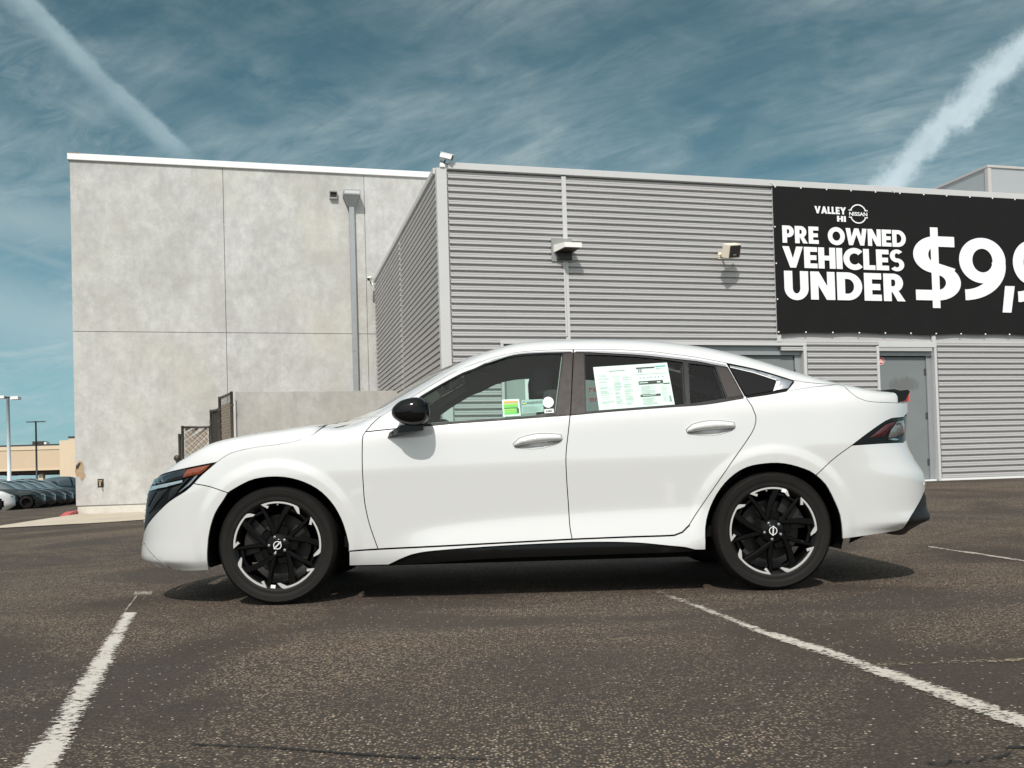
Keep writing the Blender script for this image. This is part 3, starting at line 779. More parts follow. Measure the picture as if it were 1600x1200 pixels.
# round badge with the name across it
c0 = bq(1340, 334.7); R_ = .158; arcs = []
for a0, a1 in ((22, 158), (202, 338)):
    arcs.append(RING(c0[0], c0[1], R_, R_, a0, a1, .020))
def ins(Q):
    r = np.zeros(len(Q), bool)
    for p in arcs: r |= pip(p, Q)
    return r
lg = MB()
for p in arcs:
    n = len(p)//2
    lg.add([(a, -.014, b) for a, b in p], [(i, i+1, 2*n-2-i, 2*n-1-i) for i in range(n-1)])
for sx, s_ in ((-1, 1), (1, 1), (-1, -1), (1, -1)):
    xx = c0[0]+sx*R_*cos(radians(22)); lg.add([(xx-.03, -.0145, c0[1]+s_*.050), (xx+.03, -.0145, c0[1]+s_*.050), (xx+.03, -.0145, c0[1]+s_*.066), (xx-.03, -.0145, c0[1]+s_*.066)], [(0, 1, 2, 3)])
lg.build('badge', 'vinyl_white', bn)
v, f = text_mesh('NISSAN', .085, .002, .335); mesh_obj('lettering', [(c0[0]-.167+a, -.016, c0[1]-.031+b) for a, b, _ in v], f, 'vinyl_white', bn)

# ---- wall pack light over the first seam
wp = root('wall_light', 'white wedge shaped wall light on a grey back plate, on the metal wall seam', 'wall light', (*(P0+U*(-6.42)), 3.98), YAW)
MB().box(-.165, .155, -.062, -.030, -.19, .155, .004).build('back_plate', 'fixture_grey', wp)
hd = MB(); hd.add([(-.135, -.062, .055), (.155, -.062, .055), (.155, -.062, -.055), (-.135, -.062, -.055), (-.06, -.36, .030), (.205, -.36, .030), (.205, -.36, -.040), (-.06, -.36, -.040)],
    [(0, 1, 5, 4), (4, 5, 6, 7), (1, 2, 6, 5), (0, 4, 7, 3), (3, 7, 6, 2)]); hd.box(-.05, .05, -.15, -.062, .05, .068)
fixn(hd.build('housing', 'fixture_white', wp))
MB().add([(-.12, -.066, -.060), (.145, -.066, -.060), (.19, -.345, -.044), (-.05, -.345, -.044)], [(0, 3, 2, 1)]).build('lens', 'fixture_bronze', wp)
MB().box(-.095, .14, -.10, -.062, -.165, -.062, .004).build('ballast_box', 'fixture_bronze', wp)
MB().tube((.03, -.045, -.19), (.035, -.045, -1.30), .016, 10).build('conduit', 'coping_metal', wp)

# ---- tilted speaker / flood light box
spk = root('wall_speaker', 'small cream and black loudspeaker box tilted down on the metal wall beside the banner', 'speaker', (*(P0+U*(-3.80)), 3.97), YAW)
Rm = Matrix.Translation((0, -.34, .0)) @ Matrix.Rotation(radians(24), 4, 'Z') @ Matrix.Rotation(radians(20), 4, 'X') @ Matrix.Rotation(radians(-10), 4, 'Y')
MB().box(-.135, .135, -.07, .07, -.105, .105, .012, Rm).build('cabinet', 'speaker_cream', spk)
MB().box(-.118, .118, -.0775, -.0705, -.088, .088, .003, Rm).build('grille', 'fixture_bronze', spk)
MB().box(-.03, .03, -.082, -.078, -.055, -.048, 0, Rm).build('maker_plate', 'coping_metal', spk)
br = MB(); br.tube((-.03, -.03, .0), (-.02, -.30, .0), .018, 8); br.box(-.07, .01, -.042, -.028, -.06, .06); br.build('bracket', 'speaker_cream', spk)

# ---- security cameras
def sec_cam(loc, rz, label, s=1.0):
    r = root('security_camera', label, 'camera', loc, rz)
    Rc = Matrix.Translation((.04, -.08, .10)) @ Matrix.Rotation(radians(20), 4, 'Y') @ Matrix.Rotation(radians(-25), 4, 'Z')
    a = MB().box(-.12*s, .10*s, -.045*s, .045*s, -.04*s, .045*s, .012, Rc).build('housing', 'fixture_white', r)
    MB().box(-.12*s, .125*s, -.05*s, .05*s, .047*s, .055*s, .002, Rc).build('sun_shield', 'fixture_white', r)
    MB().box(.101*s, .106*s, -.036*s, .036*s, -.032*s, .035*s, 0, Rc).build('lens_window', 'fixture_bronze', r)
    b = MB(); b.tube((-.02, -.03, -.02), (.02, -.075, .06), .014*s, 8); b.tube((-.05, -.055, .05), (.06, -.075, -.01), .008*s, 6); b.build('bracket', 'fixture_bronze', r)
    MB().box(-.07*s, .02*s, -.06, .0, -.05*s, .03*s, .008).build('junction_box', 'fixture_white', r)
sec_cam((*(P0+U*(UL+.06)-V*.01), 5.15), YAW, 'white security camera on the top corner of the metal building', .82)
sec_cam((*(P0+U*(UL-.08)+V*8.0), 5.03), YAW-pi/2, 'small white security camera where the metal side wall meets concrete', .8)

# ---- screened unit on the roof
rt_c = at_y(1543, 258, 20.0); ru = root('rooftop_unit', 'grey panelled rooftop equipment screen above the banner', 'rooftop unit', (rt_c[0], rt_c[1], 4.9), YAW)
hz_ = rt_c[2]-4.9
MB().box(.0, 4.4, .0, 7.0, 0, hz_-.05).build('panel', 'rtu_panel', ru)
for a, b, c, d_, z0_, z1_ in ((-.03, 4.43, -.03, 7.03, hz_-.05, hz_), ): MB().box(a, b, c, d_, z0_, z1_, .004).build('cap_trim', 'rtu_trim', ru)
MB().box(-.018, .07, -.018, .07, 0, hz_-.05).build('corner_trim', 'rtu_trim', ru)
MB().box(2.1, 2.13, -.008, .0, 0, hz_-.05).build('panel_joint', 'rtu_trim', ru)

# ================================================================== CONCRETE BUILDING
cb = root('concrete_building', 'tall blank building of pale mottled concrete panels on the left', 'building', (Q0[0], Q0[1], 0), YAW)
cx = [-6.42, -3.30, -.20, 4.5]; czs = [.235, 3.935, 7.60]
core = MB(); core.box(-6.40, 4.5, .03, 9, .05, 7.55); core.build('core_wall', 'concrete', cb)
for i in range(3):
    for k in range(2):
        a, b = cx[i], cx[i+1]; z0_, z1_ = czs[k], czs[k+1]; gx = .006
        MB().box(a+(gx if i else 0), b-gx, 0, .03, z0_+(gx if k else 0), z1_-(gx if k == 0 else 0), .002).build('concrete_panel', 'concrete', cb)
MB().box(-6.42, -6.40, .03, 9, .235, 7.60).build('concrete_panel', 'concrete', cb)
MB().box(-6.46, 4.5, -.05, .16, 7.60, 7.735, .006).build('coping', 'coping_white', cb)
MB().box(-6.46, -6.32, .16, 9.0, 7.60, 7.735, .006).build('coping', 'coping_white', cb)
MB().box(-6.455, -6.20, -.056, .06, 7.736, 7.748, .003).build('coping_patch', 'chip', cb)
MB().box(-6.38, 4.5, .004, .03, -.15, .212).build('plinth', 'plinth', cb)
# chipped corner showing tan stucco
pts = [(-6.43, .95), (-6.41, 1.10), (-6.34, 1.19), (-6.28, 1.16), (-6.245, 1.06), (-6.26, .96), (-6.225, .88), (-6.25, .80), (-6.31, .75), (-6.33, .83), (-6.40, .86)]
MB().prism(pts, -.004, .0, 'y').build('chipped_patch', 'chip', cb)
pts = [(-6.41, 1.07), (-6.34, 1.15), (-6.31, 1.14), (-6.36, 1.02), (-6.40, 1.00)]
MB().prism(pts, -.006, -.0045).build('chipped_patch', 'fixture_bronze', cb)
# downspout
dsx = -.50
dn = root('downspout', 'tall grey square downspout with a funnel head on the concrete wall', 'downspout', (*(Q0+U*dsx), 0), YAW)
hb = MB(); hb.box(-.19, .19, -.32, -.005, 7.04, 7.16, .004); fixn(hb.build('leader_head', 'steel_grey', dn))
MB().box(-.165, .165, -.325, -.3205, 7.065, 7.125).build('head_band', 'coping_metal', dn)
MB().add([(-.17, -.29, 7.04), (.17, -.29, 7.04), (.17, -.005, 7.04), (-.17, -.005, 7.04), (-.07, -.12, 6.82), (.07, -.12, 6.82), (.07, -.005, 6.82), (-.07, -.005, 6.82)], [(0, 4, 5, 1), (1, 5, 6, 2), (3, 7, 4, 0), (4, 7, 6, 5)]).build('funnel', 'steel_grey', dn)
for a, b in ((.3, 3.52), (3.525, 6.83)): MB().box(-.056, .056, -.115, -.012, a, b, .006).build('pipe', 'steel_grey', dn)
# overflow scupper
sc_ = root('overflow_scupper', 'small square overflow scupper opening high on the concrete wall', 'scupper', (*(Q0+U*(-.90)), 7.06), YAW)
s_ = MB(); s_.box(-.085, .085, -.09, -.001, .09, .115); s_.box(-.085, -.075, -.09, -.001, -.06, .09); s_.box(.075, .085, -.09, -.001, -.06, .09); s_.build('hood', 'fixture_grey', sc_)
MB().box(-.075, .075, -.03, -.002, .0, .09).build('opening', 'fixture_bronze', sc_); MB().box(-.075, .075, -.10, -.001, -.055, -.045).build('lip', 'coping_metal', sc_)
# hose bib box low on the wall
hbx = root('hose_bib', 'small hose tap in a dark recessed box low on the concrete wall', 'hose tap', (*(Q0+U*(-5.93)), .70), YAW)
k_ = MB(); k_.box(-.06, .06, -.006, -.001, -.09, .09); k_.build('box', 'fixture_bronze', hbx)
k_ = MB(); k_.tube((.0, -.006, .01), (.0, -.09, .01), .018, 10); k_.tube((.0, -.08, .015), (.005, -.10, -.06), .015, 10); k_.box(-.035, .04, -.075, -.06, .04, .055, .003); k_.tube((0, -.065, .01), (0, -.065, .045), .008, 8)
k_.build('tap', 'brass', hbx)

# ---- low enclosure wall and open chain link gates in the corner
LWv = at_y(600, 610.5, 18.2); lw = root('low_wall', 'low grey rendered enclosure wall beside the metal building side wall', 'wall', (LWv[0], LWv[1], 0), YAW)
dL = at_y(367, 611, 17.3); xl = float((dL[:2]-LWv[:2])@U)
xr_ = float(((P0+U*(UL-.06)+V*4.6)-LWv[:2])@U)+.10
MB().box(xl, xr_, 0, .2, .0, LWv[2]-.0, .006).build('wall_body', 'concrete_low', lw)
def gate(pa, pb, label, slats, kind):
    """pa,pb: (px, py_top, Y) of the two posts"""
    A = at_y(*pa); B = at_y(*pb); z0_ = .22; zt_ = (A[2]+B[2])/2
    r = root('chain_link_gate', label, 'gate', (A[0], A[1], 0), atan2(B[1]-A[1], B[0]-A[0]), 'open chain link gates of the enclosure')
    Lg = float(np.hypot(B[0]-A[0], B[1]-A[1]))
    for x in (0, Lg): MB().tube((x, 0, z0_), (x, 0, zt_), .028, 10).build('post', 'galv', r, True)
    for z in (z0_+.05, zt_-.03): MB().tube((0, 0, z), (Lg, 0, z), .024, 10).build('rail', 'galv', r, True)
    # wire mesh, diagonal both ways
    wm = MB(); step = .11; H_ = zt_-z0_-.1
    k = -H_
    while k < Lg:
        for sgn in (1, -1):
            a0_ = max(0, k); b0_ = min(Lg, k+H_)
            if b0_ > a0_:
                za = z0_+.05+(a0_-k); zb = z0_+.05+(b0_-k)
                if sgn < 0: za, zb = z0_+.05+H_-(a0_-k), z0_+.05+H_-(b0_-k)
                wm.tube((a0_, -.012*sgn, za), (b0_, -.012*sgn, zb), .0035, 4, cap=False)
        k += step
    wmo = wm.build('wire_mesh', 'galv', r); wmo['kind'] = 'stuff'
    for z in (z0_+.3, (z0_+zt_)/2+.1, zt_-.25):
        for x in (0, Lg): MB().tube((x, 0, z-.02), (x, 0, z+.02), .036, 10).build('hinge_band', 'galv', r)
    if kind == 'diag':
        k = -H_+.15; sp_ = .17
        sl_ = 0
        while k < Lg-.02:
            a0_ = max(.05, k); b0_ = min(Lg-.05, k+H_)
            if b0_-a0_ > .04:
                za = z0_+.08+(a0_-k); zb = z0_+.08+(b0_-k); wd = sp_*.80
                MB().add([(a0_, .02, za), (b0_, .02, zb), (b0_, .02, min(zb+wd, zt_-.06)), (a0_, .02, min(za+wd, zt_-.06)), (a0_, .03, za), (b0_, .03, zb), (b0_, .03, min(zb+wd, zt_-.06)), (a0_, .03, min(za+wd, zt_-.06))],
                         [(0, 1, 2, 3), (7, 6, 5, 4), (0, 4, 5, 1), (3, 2, 6, 7), (0, 3, 7, 4), (1, 5, 6, 2)]).build('slat', slats, r)
            k += sp_
    else:
        n = max(3, int(Lg/.10))
        for i in range(n):
            x = .05+(Lg-.1)*i/n; MB().box(x, x+(Lg-.1)/n*.86, .015, .022, z0_+.1, zt_-(.18 if kind == 'high' else .05)).build('slat', slats, r)
    return r, zt_
gate((285, 666, 19.55), (328, 664.5, 19.75), 'low chain link gate with wide beige diagonal slats against the concrete wall', 'slat_beige', 'diag')
gate((329.5, 637.5, 19.2), (342, 640, 18.75), 'narrow dark slatted chain link gate seen nearly edge on between two others', 'slat_dark', 'vert')
gate((343, 619.5, 18.35), (361.5, 612, 17.35), 'tallest chain link gate with beige slats beside the low wall', 'slat_beige', 'high')
pp = at_y(280.5, 678, 19.5); po = MB().tube((0, 0, .1), (0, 0, pp[2]), .03, 10).build('gate_post', 'galv', None, True, loc=(pp[0], pp[1], 0)); tag(po, 'short bare steel post left of the lowest chain link gate', 'post')
pc = at_y(277, 716, 18.9)
bo = root('dark_bollard', 'short post with a round black cap behind the front of the car hood', 'bollard', (pc[0], pc[1], 0))
MB().tube((0, 0, .05), (0, 0, pc[2]-.02), .03, 10).build('post', 'galv', bo); MB().lathe([(0, .05), (.04, .045), (.062, .02), (.062, -.03), (.04, -.055), (0, -.06)], 16, c=(0, 0, 0)).build('cap', 'fixture_bronze', bo, True, loc=(0, 0, pc[2]-.0))

# ================================================================== THE CAR
# body surface: half width S(x,z) of the side, height T(x,y) of the top, blended
def sp(t): return np.logaddexp(0.0,t)
def sst(a,b,x):
    t=np.clip((x-a)/(b-a),0,1); return t*t*(3-2*t)
def pchip(xk,yk):
    xk=np.array(xk,float);yk=np.array(yk,float);h=np.diff(xk);d=np.diff(yk)/h
    m=np.zeros(len(xk)); m[0]=d[0];m[-1]=d[-1]
    for i in range(1,len(xk)-1):
        if d[i-1]*d[i]>0:
            w1=2*h[i]+h[i-1];w2=h[i]+2*h[i-1]; m[i]=(w1+w2)/(w1/d[i-1]+w2/d[i])
    def f(x):
        x=np.asarray(x,float); i=np.clip(np.searchsorted(xk,x)-1,0,len(xk)-2); t=(x-xk[i])/h[i]
        tc=np.clip(t,0,1)
        v=(2*tc**3-3*tc**2+1)*yk[i]+(tc**3-2*tc**2+tc)*h[i]*m[i]+(-2*tc**3+3*tc**2)*yk[i+1]+(tc**3-tc**2)*h[i]*m[i+1]
        return v+np.where(t<0,t*h[i]*m[i],0)+np.where(t>1,(t-1)*h[i]*m[i+1],0)
    return f
WB=1.354
TX=[-2.25,-2.15,-2.05,-1.9,-1.7,-1.5,-1.3,-1.1,-.95,-.8,-.6,-.4,-.2,0,.2,.4,.6,.8,1.0,1.2,1.4,1.6,1.8,2.0,2.2,2.4]
TZ=[0.6978, 0.728, 0.762, 0.843, 0.935, 0.9708, 0.9949, 1.025, 1.075, 1.1724, 1.2949, 1.3769, 1.433, 1.4691, 1.4781, 1.4790, 1.4719, 1.458, 1.4336, 1.3927, 1.3336, 1.2616, 1.1834, 1.1262, 1.0999, 1.0791]
XFZ=[.15,.2,.255,.38,.5,.62,.68,.75,.9]
XFX=[-2.2007, -2.2407, -2.3118, -2.2958, -2.2808, -2.2611, -2.2357, -2.21, -2.13]
XRZ=[.2,.3,.35,.42,.52,.6,.7,.8,.93,1.1,1.2]
XRX=[2.24, 2.33, 2.4343, 2.4125, 2.4052, 2.396, 2.3376, 2.2973, 2.3076, 2.3142, 2.2742]
def setup():
    global fT,fXF,fXR,fC,fP,fB,fU,fZC
    fT=pchip(TX,TZ);fXF=pchip(XFZ,XFX);fXR=pchip(XRZ,XRX)
    fC=pchip([-2.3,-1.2,-1.0,-.6,-.2,.1,.6,1.0,1.5,1.9,2.4],[.05,.05,.14,.27,.14,.09,.09,.12,.14,.08,.05])
    fP=pchip([-2.3,-1.35,-.8,.3,1.35,1.9,2.5],[.895,.905,.898,.902,.908,.90,.88])
    fB=pchip([-2.3,-1.0,-.4,.3,1.0,1.6,2.4],[.80,.88,.905,.95,.985,1.0,1.03])
    fU=pchip([-2.3,-.8,.3,.9,1.6,2.4],[.66,.715,.735,.74,.78,.80])
    fZC=pchip([-.9,-.72,-.6,.25,.9,1.2],[.28,.34,.385,.451,.469,.475])
setup()
def Sfun(x,z):
    x=np.asarray(x,float);z=np.asarray(z,float)
    zb=fB(x);zu=fU(x);zc=fZC(x)
    A=sst(-.85,-.45,x)*(1-sst(.85,1.15,x))
    zd=zb+.05
    def g(z,zz,w,D): return D*w*(sp((z-zz)/w))
    def W(z):
        return (.5-.0*z)*z+g(z,.235,.02,-.40-.25*A)+g(z,zc,.012,.0+.25*A)+g(z,zu,.010,-.12)+g(z,zb,.018,-.25)+g(z,zd,.01,-.22)
    w=fP(x)+W(z)-W(zu)
    w=w-.0*x
    # flares
    for cx,rr in ((-WB,.0),(WB,.0)):
        r=np.hypot(x-cx,z-.335)
        w=w+.0115*.005/.047*(sp((.463-r)/.005)-sp((.416-r)/.005))*sst(.17,.30,z)
    w=w+.004
    # end tapers
    xf=fXF(z);Lf=.72
    u=np.clip((xf+Lf-x)/Lf,0,None)
    n=2.6
    Rf=np.where(u<1,(np.clip(1-u**n,0,1))**(1/n),-(u-1)*2)
    xr=fXR(z);Lr=.70
    u2=np.clip((x-(xr-Lr))/Lr,0,None)
    n2=3.0
    Rr=np.where(u2<1,(np.clip(1-u2**n2,0,1))**(1/n2),-(u2-1)*2)
    return w*np.minimum(Rf,Rr)
def Tfun(x,y):
    return fT(x)-fC(x)*np.asarray(y)**2
def Kfun(x):
    return np.interp(x,[-2.2,-1.2,-.7,-.3,.5,1.3,1.8,2.3],[.02,.025,.02,.035,.05,.04,.03,.02])
def Ffun(x,y,z):
    a=z-Tfun(x,y); b=y-Sfun(x,z); k=Kfun(x)
    return np.maximum(a,b)+k*np.log1p(np.exp(-np.abs(a-b)/k))
def halfW(x,z):
    """outer half width at (x,z): largest y with F<=0"""
    x=np.asarray(x,float);z=np.asarray(z,float)
    lo=np.zeros(np.broadcast(x,z).shape)-.2;hi=lo+1.4
    for _ in range(27):
        m=(lo+hi)/2; f=Ffun(x,m,z)<0
        lo=np.where(f,m,lo);hi=np.where(f,hi,m)
    return lo
def topZ(x,y):
    x=np.asarray(x,float);y=np.asarray(y,float)
    lo=np.zeros(np.broadcast(x,y).shape)+.3;hi=lo+1.5
    for _ in range(27):
        m=(lo+hi)/2; f=Ffun(x,y,m)<0
        lo=np.where(f,m,lo);hi=np.where(f,hi,m)
    return lo

CA, CX0, CY0 = radians(0.3), .056, 6.05
car = root('white_sedan', 'new white four door sedan with black wheels and a price sheet in a window', 'car', (CX0, CY0, 0), CA)
cosA, sinA = cos(CA), sin(CA)
def to_local(P):
    d = np.asarray(P, float)-np.array([CX0, CY0, 0]); return np.stack([d[..., 0]*cosA+d[..., 1]*sinA, -d[..., 0]*sinA+d[..., 1]*cosA, d[..., 2]], -1)
CAML = to_local(CAM)
def trace(pts):
    """photo points of the near flank -> (x,z) on the body surface"""
    out = []
    for (px, py) in pts:
        d = ray(px, py); d = np.array([d[0]*cosA+d[1]*sinA, -d[0]*sinA+d[1]*cosA, d[2]])
        Y = np.linspace(-1.02, -.25, 240); t = (Y-CAML[1])/d[1]; X = CAML[0]+d[0]*t; Z = CAML[2]+d[2]*t
        f = Ffun(X, -Y, Z); k = np.where(f < 0)[0]
        if len(k) and k[0] > 0:
            i = k[0]; a = f[i-1]/(f[i-1]-f[i]); out.append((X[i-1]+(X[i]-X[i-1])*a, Z[i-1]+(Z[i]-Z[i-1])*a))
        else:
            i = int(np.argmin(f)); out.append((X[i], Z[i]))
    return np.array(out)
def catmull(P, step=.03):
    P = np.asarray(P, float)
    if len(P) < 3: return P
    Q = np.vstack([2*P[0]-P[1], P, 2*P[-1]-P[-2]]); out = []
    for i in range(1, len(Q)-2):
        n = max(1, int(np.hypot(*(Q[i+1]-Q[i]))/step))
        for k in range(n):
            t = k/n; out.append(.5*((2*Q[i])+(-Q[i-1]+Q[i+1])*t+(2*Q[i-1]-5*Q[i]+4*Q[i+1]-Q[i+2])*t*t+(-Q[i-1]+3*Q[i]-3*Q[i+1]+Q[i+2])*t**3))
    out.append(Q[-2]); return np.array(out)
def edge_xv(zs, wt, side, fn=None):
    fn = fn or halfW; zs = np.asarray(zs, float); wt = np.broadcast_to(wt, zs.shape)
    lo = np.full(zs.shape, -2.40 if side < 0 else 1.5); hi = np.full(zs.shape, -1.55 if side < 0 else 2.55)
    for _ in range(34):
        m = (lo+hi)/2; inn = (Ffun(m, wt, zs) < 0) if fn is halfW else (fn(m, zs) > wt)
        if side < 0: hi = np.where(inn, m, hi); lo = np.where(inn, lo, m)
        else: lo = np.where(inn, m, lo); hi = np.where(inn, hi, m)
    return (lo+hi)/2
def edge_x(z, wt, side): return float(edge_xv(np.array([z]), wt, side)[0])
NW, TW = .40, .42
def nose(z0, z1, n=8): z = np.linspace(z0, z1, n); return np.stack([edge_xv(z, NW, -1), z], 1)
def tail(z0, z1, n=8): z = np.linspace(z0, z1, n); return np.stack([edge_xv(z, TW, 1), z], 1)
def outline(segs, smooth=True):
    out = []
    for s in segs:
        P = s if isinstance(s, np.ndarray) else trace(s)
        P = catmull(P) if smooth else P
        for q in P:
            if not out or np.hypot(*(q-out[-1])) > 1e-3: out.append(q)
    if np.hypot(*(out[0]-out[-1])) < 1e-3: out.pop()
    return np.array(out)
def area(P): x, z = P[:, 0], P[:, 1]; return .5*np.sum(x*np.roll(z, -1)-np.roll(x, -1)*z)
def shrink(P, d):
    """inset a polygon by d (positive = smaller)"""
    if area(P) < 0: P = P[::-1]
    a = P-np.roll(P, 1, 0); b = np.roll(P, -1, 0)-P
    a /= np.hypot(a[:, 0], a[:, 1])[:, None]; b /= np.hypot(b[:, 0], b[:, 1])[:, None]
    na = np.stack([-a[:, 1], a[:, 0]], 1); nb = np.stack([-b[:, 1], b[:, 0]], 1)
    m = na+nb; l = np.maximum((m*na).sum(1), .45)
    return P+m/l[:, None]*d
def surf_n(x, z, e=.004):
    wx = (halfW(x+e, z)-halfW(x-e, z))/(2*e); wz = (halfW(x, z+e)-halfW(x, z-e))/(2*e)
    wx = np.clip(wx, -6, 6); wz = np.clip(wz, -6, 6)
    n = np.stack([-wx, -np.ones_like(wx), -wz], -1); return n/np.linalg.norm(n, axis=-1, keepdims=True)
EXTRA = np.array([(cx_+r*cos(a), .335+r*sin(a)) for cx_ in (-WB, WB) for r in (.407, .4135, .4185, .425, .453, .4605, .4655, .472) for a in np.radians(np.arange(-5, 186, 2.6))]
    + [(x, float(f(x))+d) for f, ds_ in ((fZC, (-.024, -.010, 0, .010, .024)), (fU, (-.022, -.009, 0, .009, .022)), (fB, (-.03, -.012, .0, .012, .03))) for x in np.arange(-1.1, 2.1, .035) for d in ds_])
def panel(name, ol, mat, holes=(), inset=0.0, grid=.045, rim=.014, gap=.0026, dome=0.0, domew=.02, sides=(-1, 1), off=0.0, bx=None, parent=None, label=None):
    ol = shrink(np.asarray(ol), gap)
    loops = [ol]+[shrink(np.asarray(h), -gap) for h in holes]
    Vv, T = triangulate(loops, grid, extra=EXTRA if mat == 'car_white' and not dome else None)
    x, z = Vv[:, 0], Vv[:, 1]; W = halfW(x, z); N = surf_n(x, z)
    o_ = np.full(len(x), off-inset)
    if dome:
        B = []
        for lp in loops:
            for a, b in zip(lp, np.roll(lp, -1, 0)):
                B.append((a, b))
        A_ = np.array([q[0] for q in B]); B_ = np.array([q[1] for q in B]); AB = B_-A_; L2 = (AB**2).sum(1)+1e-12
        tt = np.clip(((Vv[:, None, :]-A_[None])*AB[None]).sum(2)/L2[None], 0, 1); dd = np.min(np.linalg.norm(Vv[:, None, :]-(A_[None]+tt[..., None]*AB[None]), axis=2), axis=1)
        o_ = o_+dome*np.sqrt(np.clip(1-(1-np.clip(dd/domew, 0, 1))**2, 0, 1))
    Pn = np.stack([x, -(W+o_), z], 1)
    res = []
    for s in sides:
        P = Pn.copy(); Nn = N.copy()
        if s > 0: P[:, 1] *= -1; Nn[:, 1] *= -1
        F = [tuple(t) for t in T] if s < 0 else [tuple(t[::-1]) for t in T]
        # make sure they face outward
        a, b, c = [P[i] for i in F[0]]
        if np.cross(b-a, c-a)[1]*s < 0: F = [q[::-1] for q in F]
        V2 = [tuple(q) for q in P]; N2 = [tuple(q) for q in Nn]
        if rim:
            for lp in loops:
                n0 = len(V2); n = len(lp); Wl = halfW(lp[:, 0], lp[:, 1])+off-inset
                ed = np.roll(lp, -1, 0)-np.roll(lp, 1, 0); ed /= np.hypot(ed[:, 0], ed[:, 1])[:, None]; on = np.stack([ed[:, 1], -ed[:, 0]], 1)*(1 if area(lp) > 0 else 1)
                for k in range(n):
                    for dy in (0.0, rim):
                        V2.append((lp[k, 0], s*(Wl[k]-dy), lp[k, 1])); N2.append((on[k, 0], 0, on[k, 1]))
                for k in range(n):
                    k2 = (k+1) % n; q = (n0+2*k, n0+2*k+1, n0+2*k2+1, n0+2*k2); F.append(q if s < 0 else q[::-1])
        if dome: o = mesh_obj(name, V2, F, mat, parent or car, True)
        else: o = mesh_obj(name, V2, F, mat, parent or car, True, normals=N2)
        if dome: o.data.set_sharp_from_angle(angle=radians(50))
        if label: o['label'] = label
        res.append(o)
    return res

# ---- traced lines (photo pixels)
DTOP_F = [(571.2, 674.4), (580, 663.8), (593.8, 651.2), (611, 640), (637.5, 623.8), (660, 610), (685, 595), (710, 581), (735, 570.6), (770, 558.8), (802.5, 551), (840, 547.5), (895.6, 545.6)]
DTOP_R = [(895.6, 545.6), (956, 545.8), (1012, 548.6), (1045, 552.2), (1088, 557.9), (1135, 566.8)]
DTOP_Q = [(1135, 566.8), (1177.5, 575.6), (1210, 584.6), (1239, 593.8)]
D_FR = [(571.2, 674.4), (567, 681), (566, 700), (566, 725), (567.5, 755), (570, 786), (577.5, 820), (590.6, 857.5)]
D_BF = [(590.6, 857.5), (727.5, 850.7), (894, 842)]
D_DD = [(894, 842), (890.6, 824), (888, 786), (885.5, 750), (884.3, 712), (888, 675), (890.8, 647), (893, 600), (895.6, 545.6)]
D_BR = [(894, 842), (980, 838.5), (1053.75, 835.75), (1066, 831), (1077, 820)]
D_RR = [(1077, 820), (1089, 801), (1140, 727), (1167.5, 687.5), (1179, 667.5), (1181, 650), (1175, 635), (1164.5, 620)]
D_CR = [(1164.5, 620), (1150, 594), (1135, 566.8)]
HOODL = [(240, 745), (265, 737), (300, 729), (339, 721.5)]
SHUT = [(339, 721.5), (360, 707.5), (400, 698), (430, 694.4), (456, 690), (475, 684.6), (494, 675.6), (512.5, 663)]
COWL = [(512.5, 663), (540, 658), (562, 653.5), (593.8, 651.2)]
CPIL = [(1239, 593.8), (1270, 598.2), (1307, 600.6)]
TRNK = [(1307, 599.8), (1318, 602.5), (1328, 612), (1340, 621), (1353, 626), (1366, 627.8), (1386, 628.5), (1404, 629.5)]
LAMP = [(339, 721.5), (313, 744), (302.5, 755.5), (290, 767), (265, 783), (245, 802), (231, 819)]
FBS = [(302.5, 755.5), (328, 760.5), (356, 770)]
ARCHF = [(545.5, 862), (544.5, 850), (541, 835), (532.5, 810), (517.5, 785), (495, 763.75), (465, 750), (432.5, 745), (397.5, 748.75), (372.5, 760), (356, 770)]
ARCHF2 = [(356, 770), (350, 780), (336, 802.5), (327.5, 830), (324.5, 855), (326.5, 891)]
ARCHR = [(1102.5, 859), (1102.5, 825), (1107.5, 800), (1120, 772.5), (1140, 747.5), (1167.5, 730), (1205, 723.75), (1235, 726.25), (1265, 736), (1275, 742.5)]
ARCHR2 = [(1275, 742.5), (1290, 757), (1302.5, 780), (1312.5, 805), (1315.75, 830), (1316, 842)]
TLT = [(1412, 652), (1393, 654), (1384, 658), (1370, 667), (1350, 681.5), (1331.5, 695.6)]
TLB = [(1331.5, 695.6), (1380, 692.4), (1412, 691)]
QBS = [(1331.5, 695.6), (1305, 715), (1275, 742.5)]
DLOF_T = [(656, 620.2), (685, 603), (722.5, 583), (740, 576.6), (771, 562.6), (802.5, 555.3), (840, 552), (893.6, 550.6)]
LIPS = [(226, 850), (249, 876.5), (268, 889)]
z_lampnose, z_hoodnose, z_lip = .372, .672, .335
tl0, tl1 = .845, .975

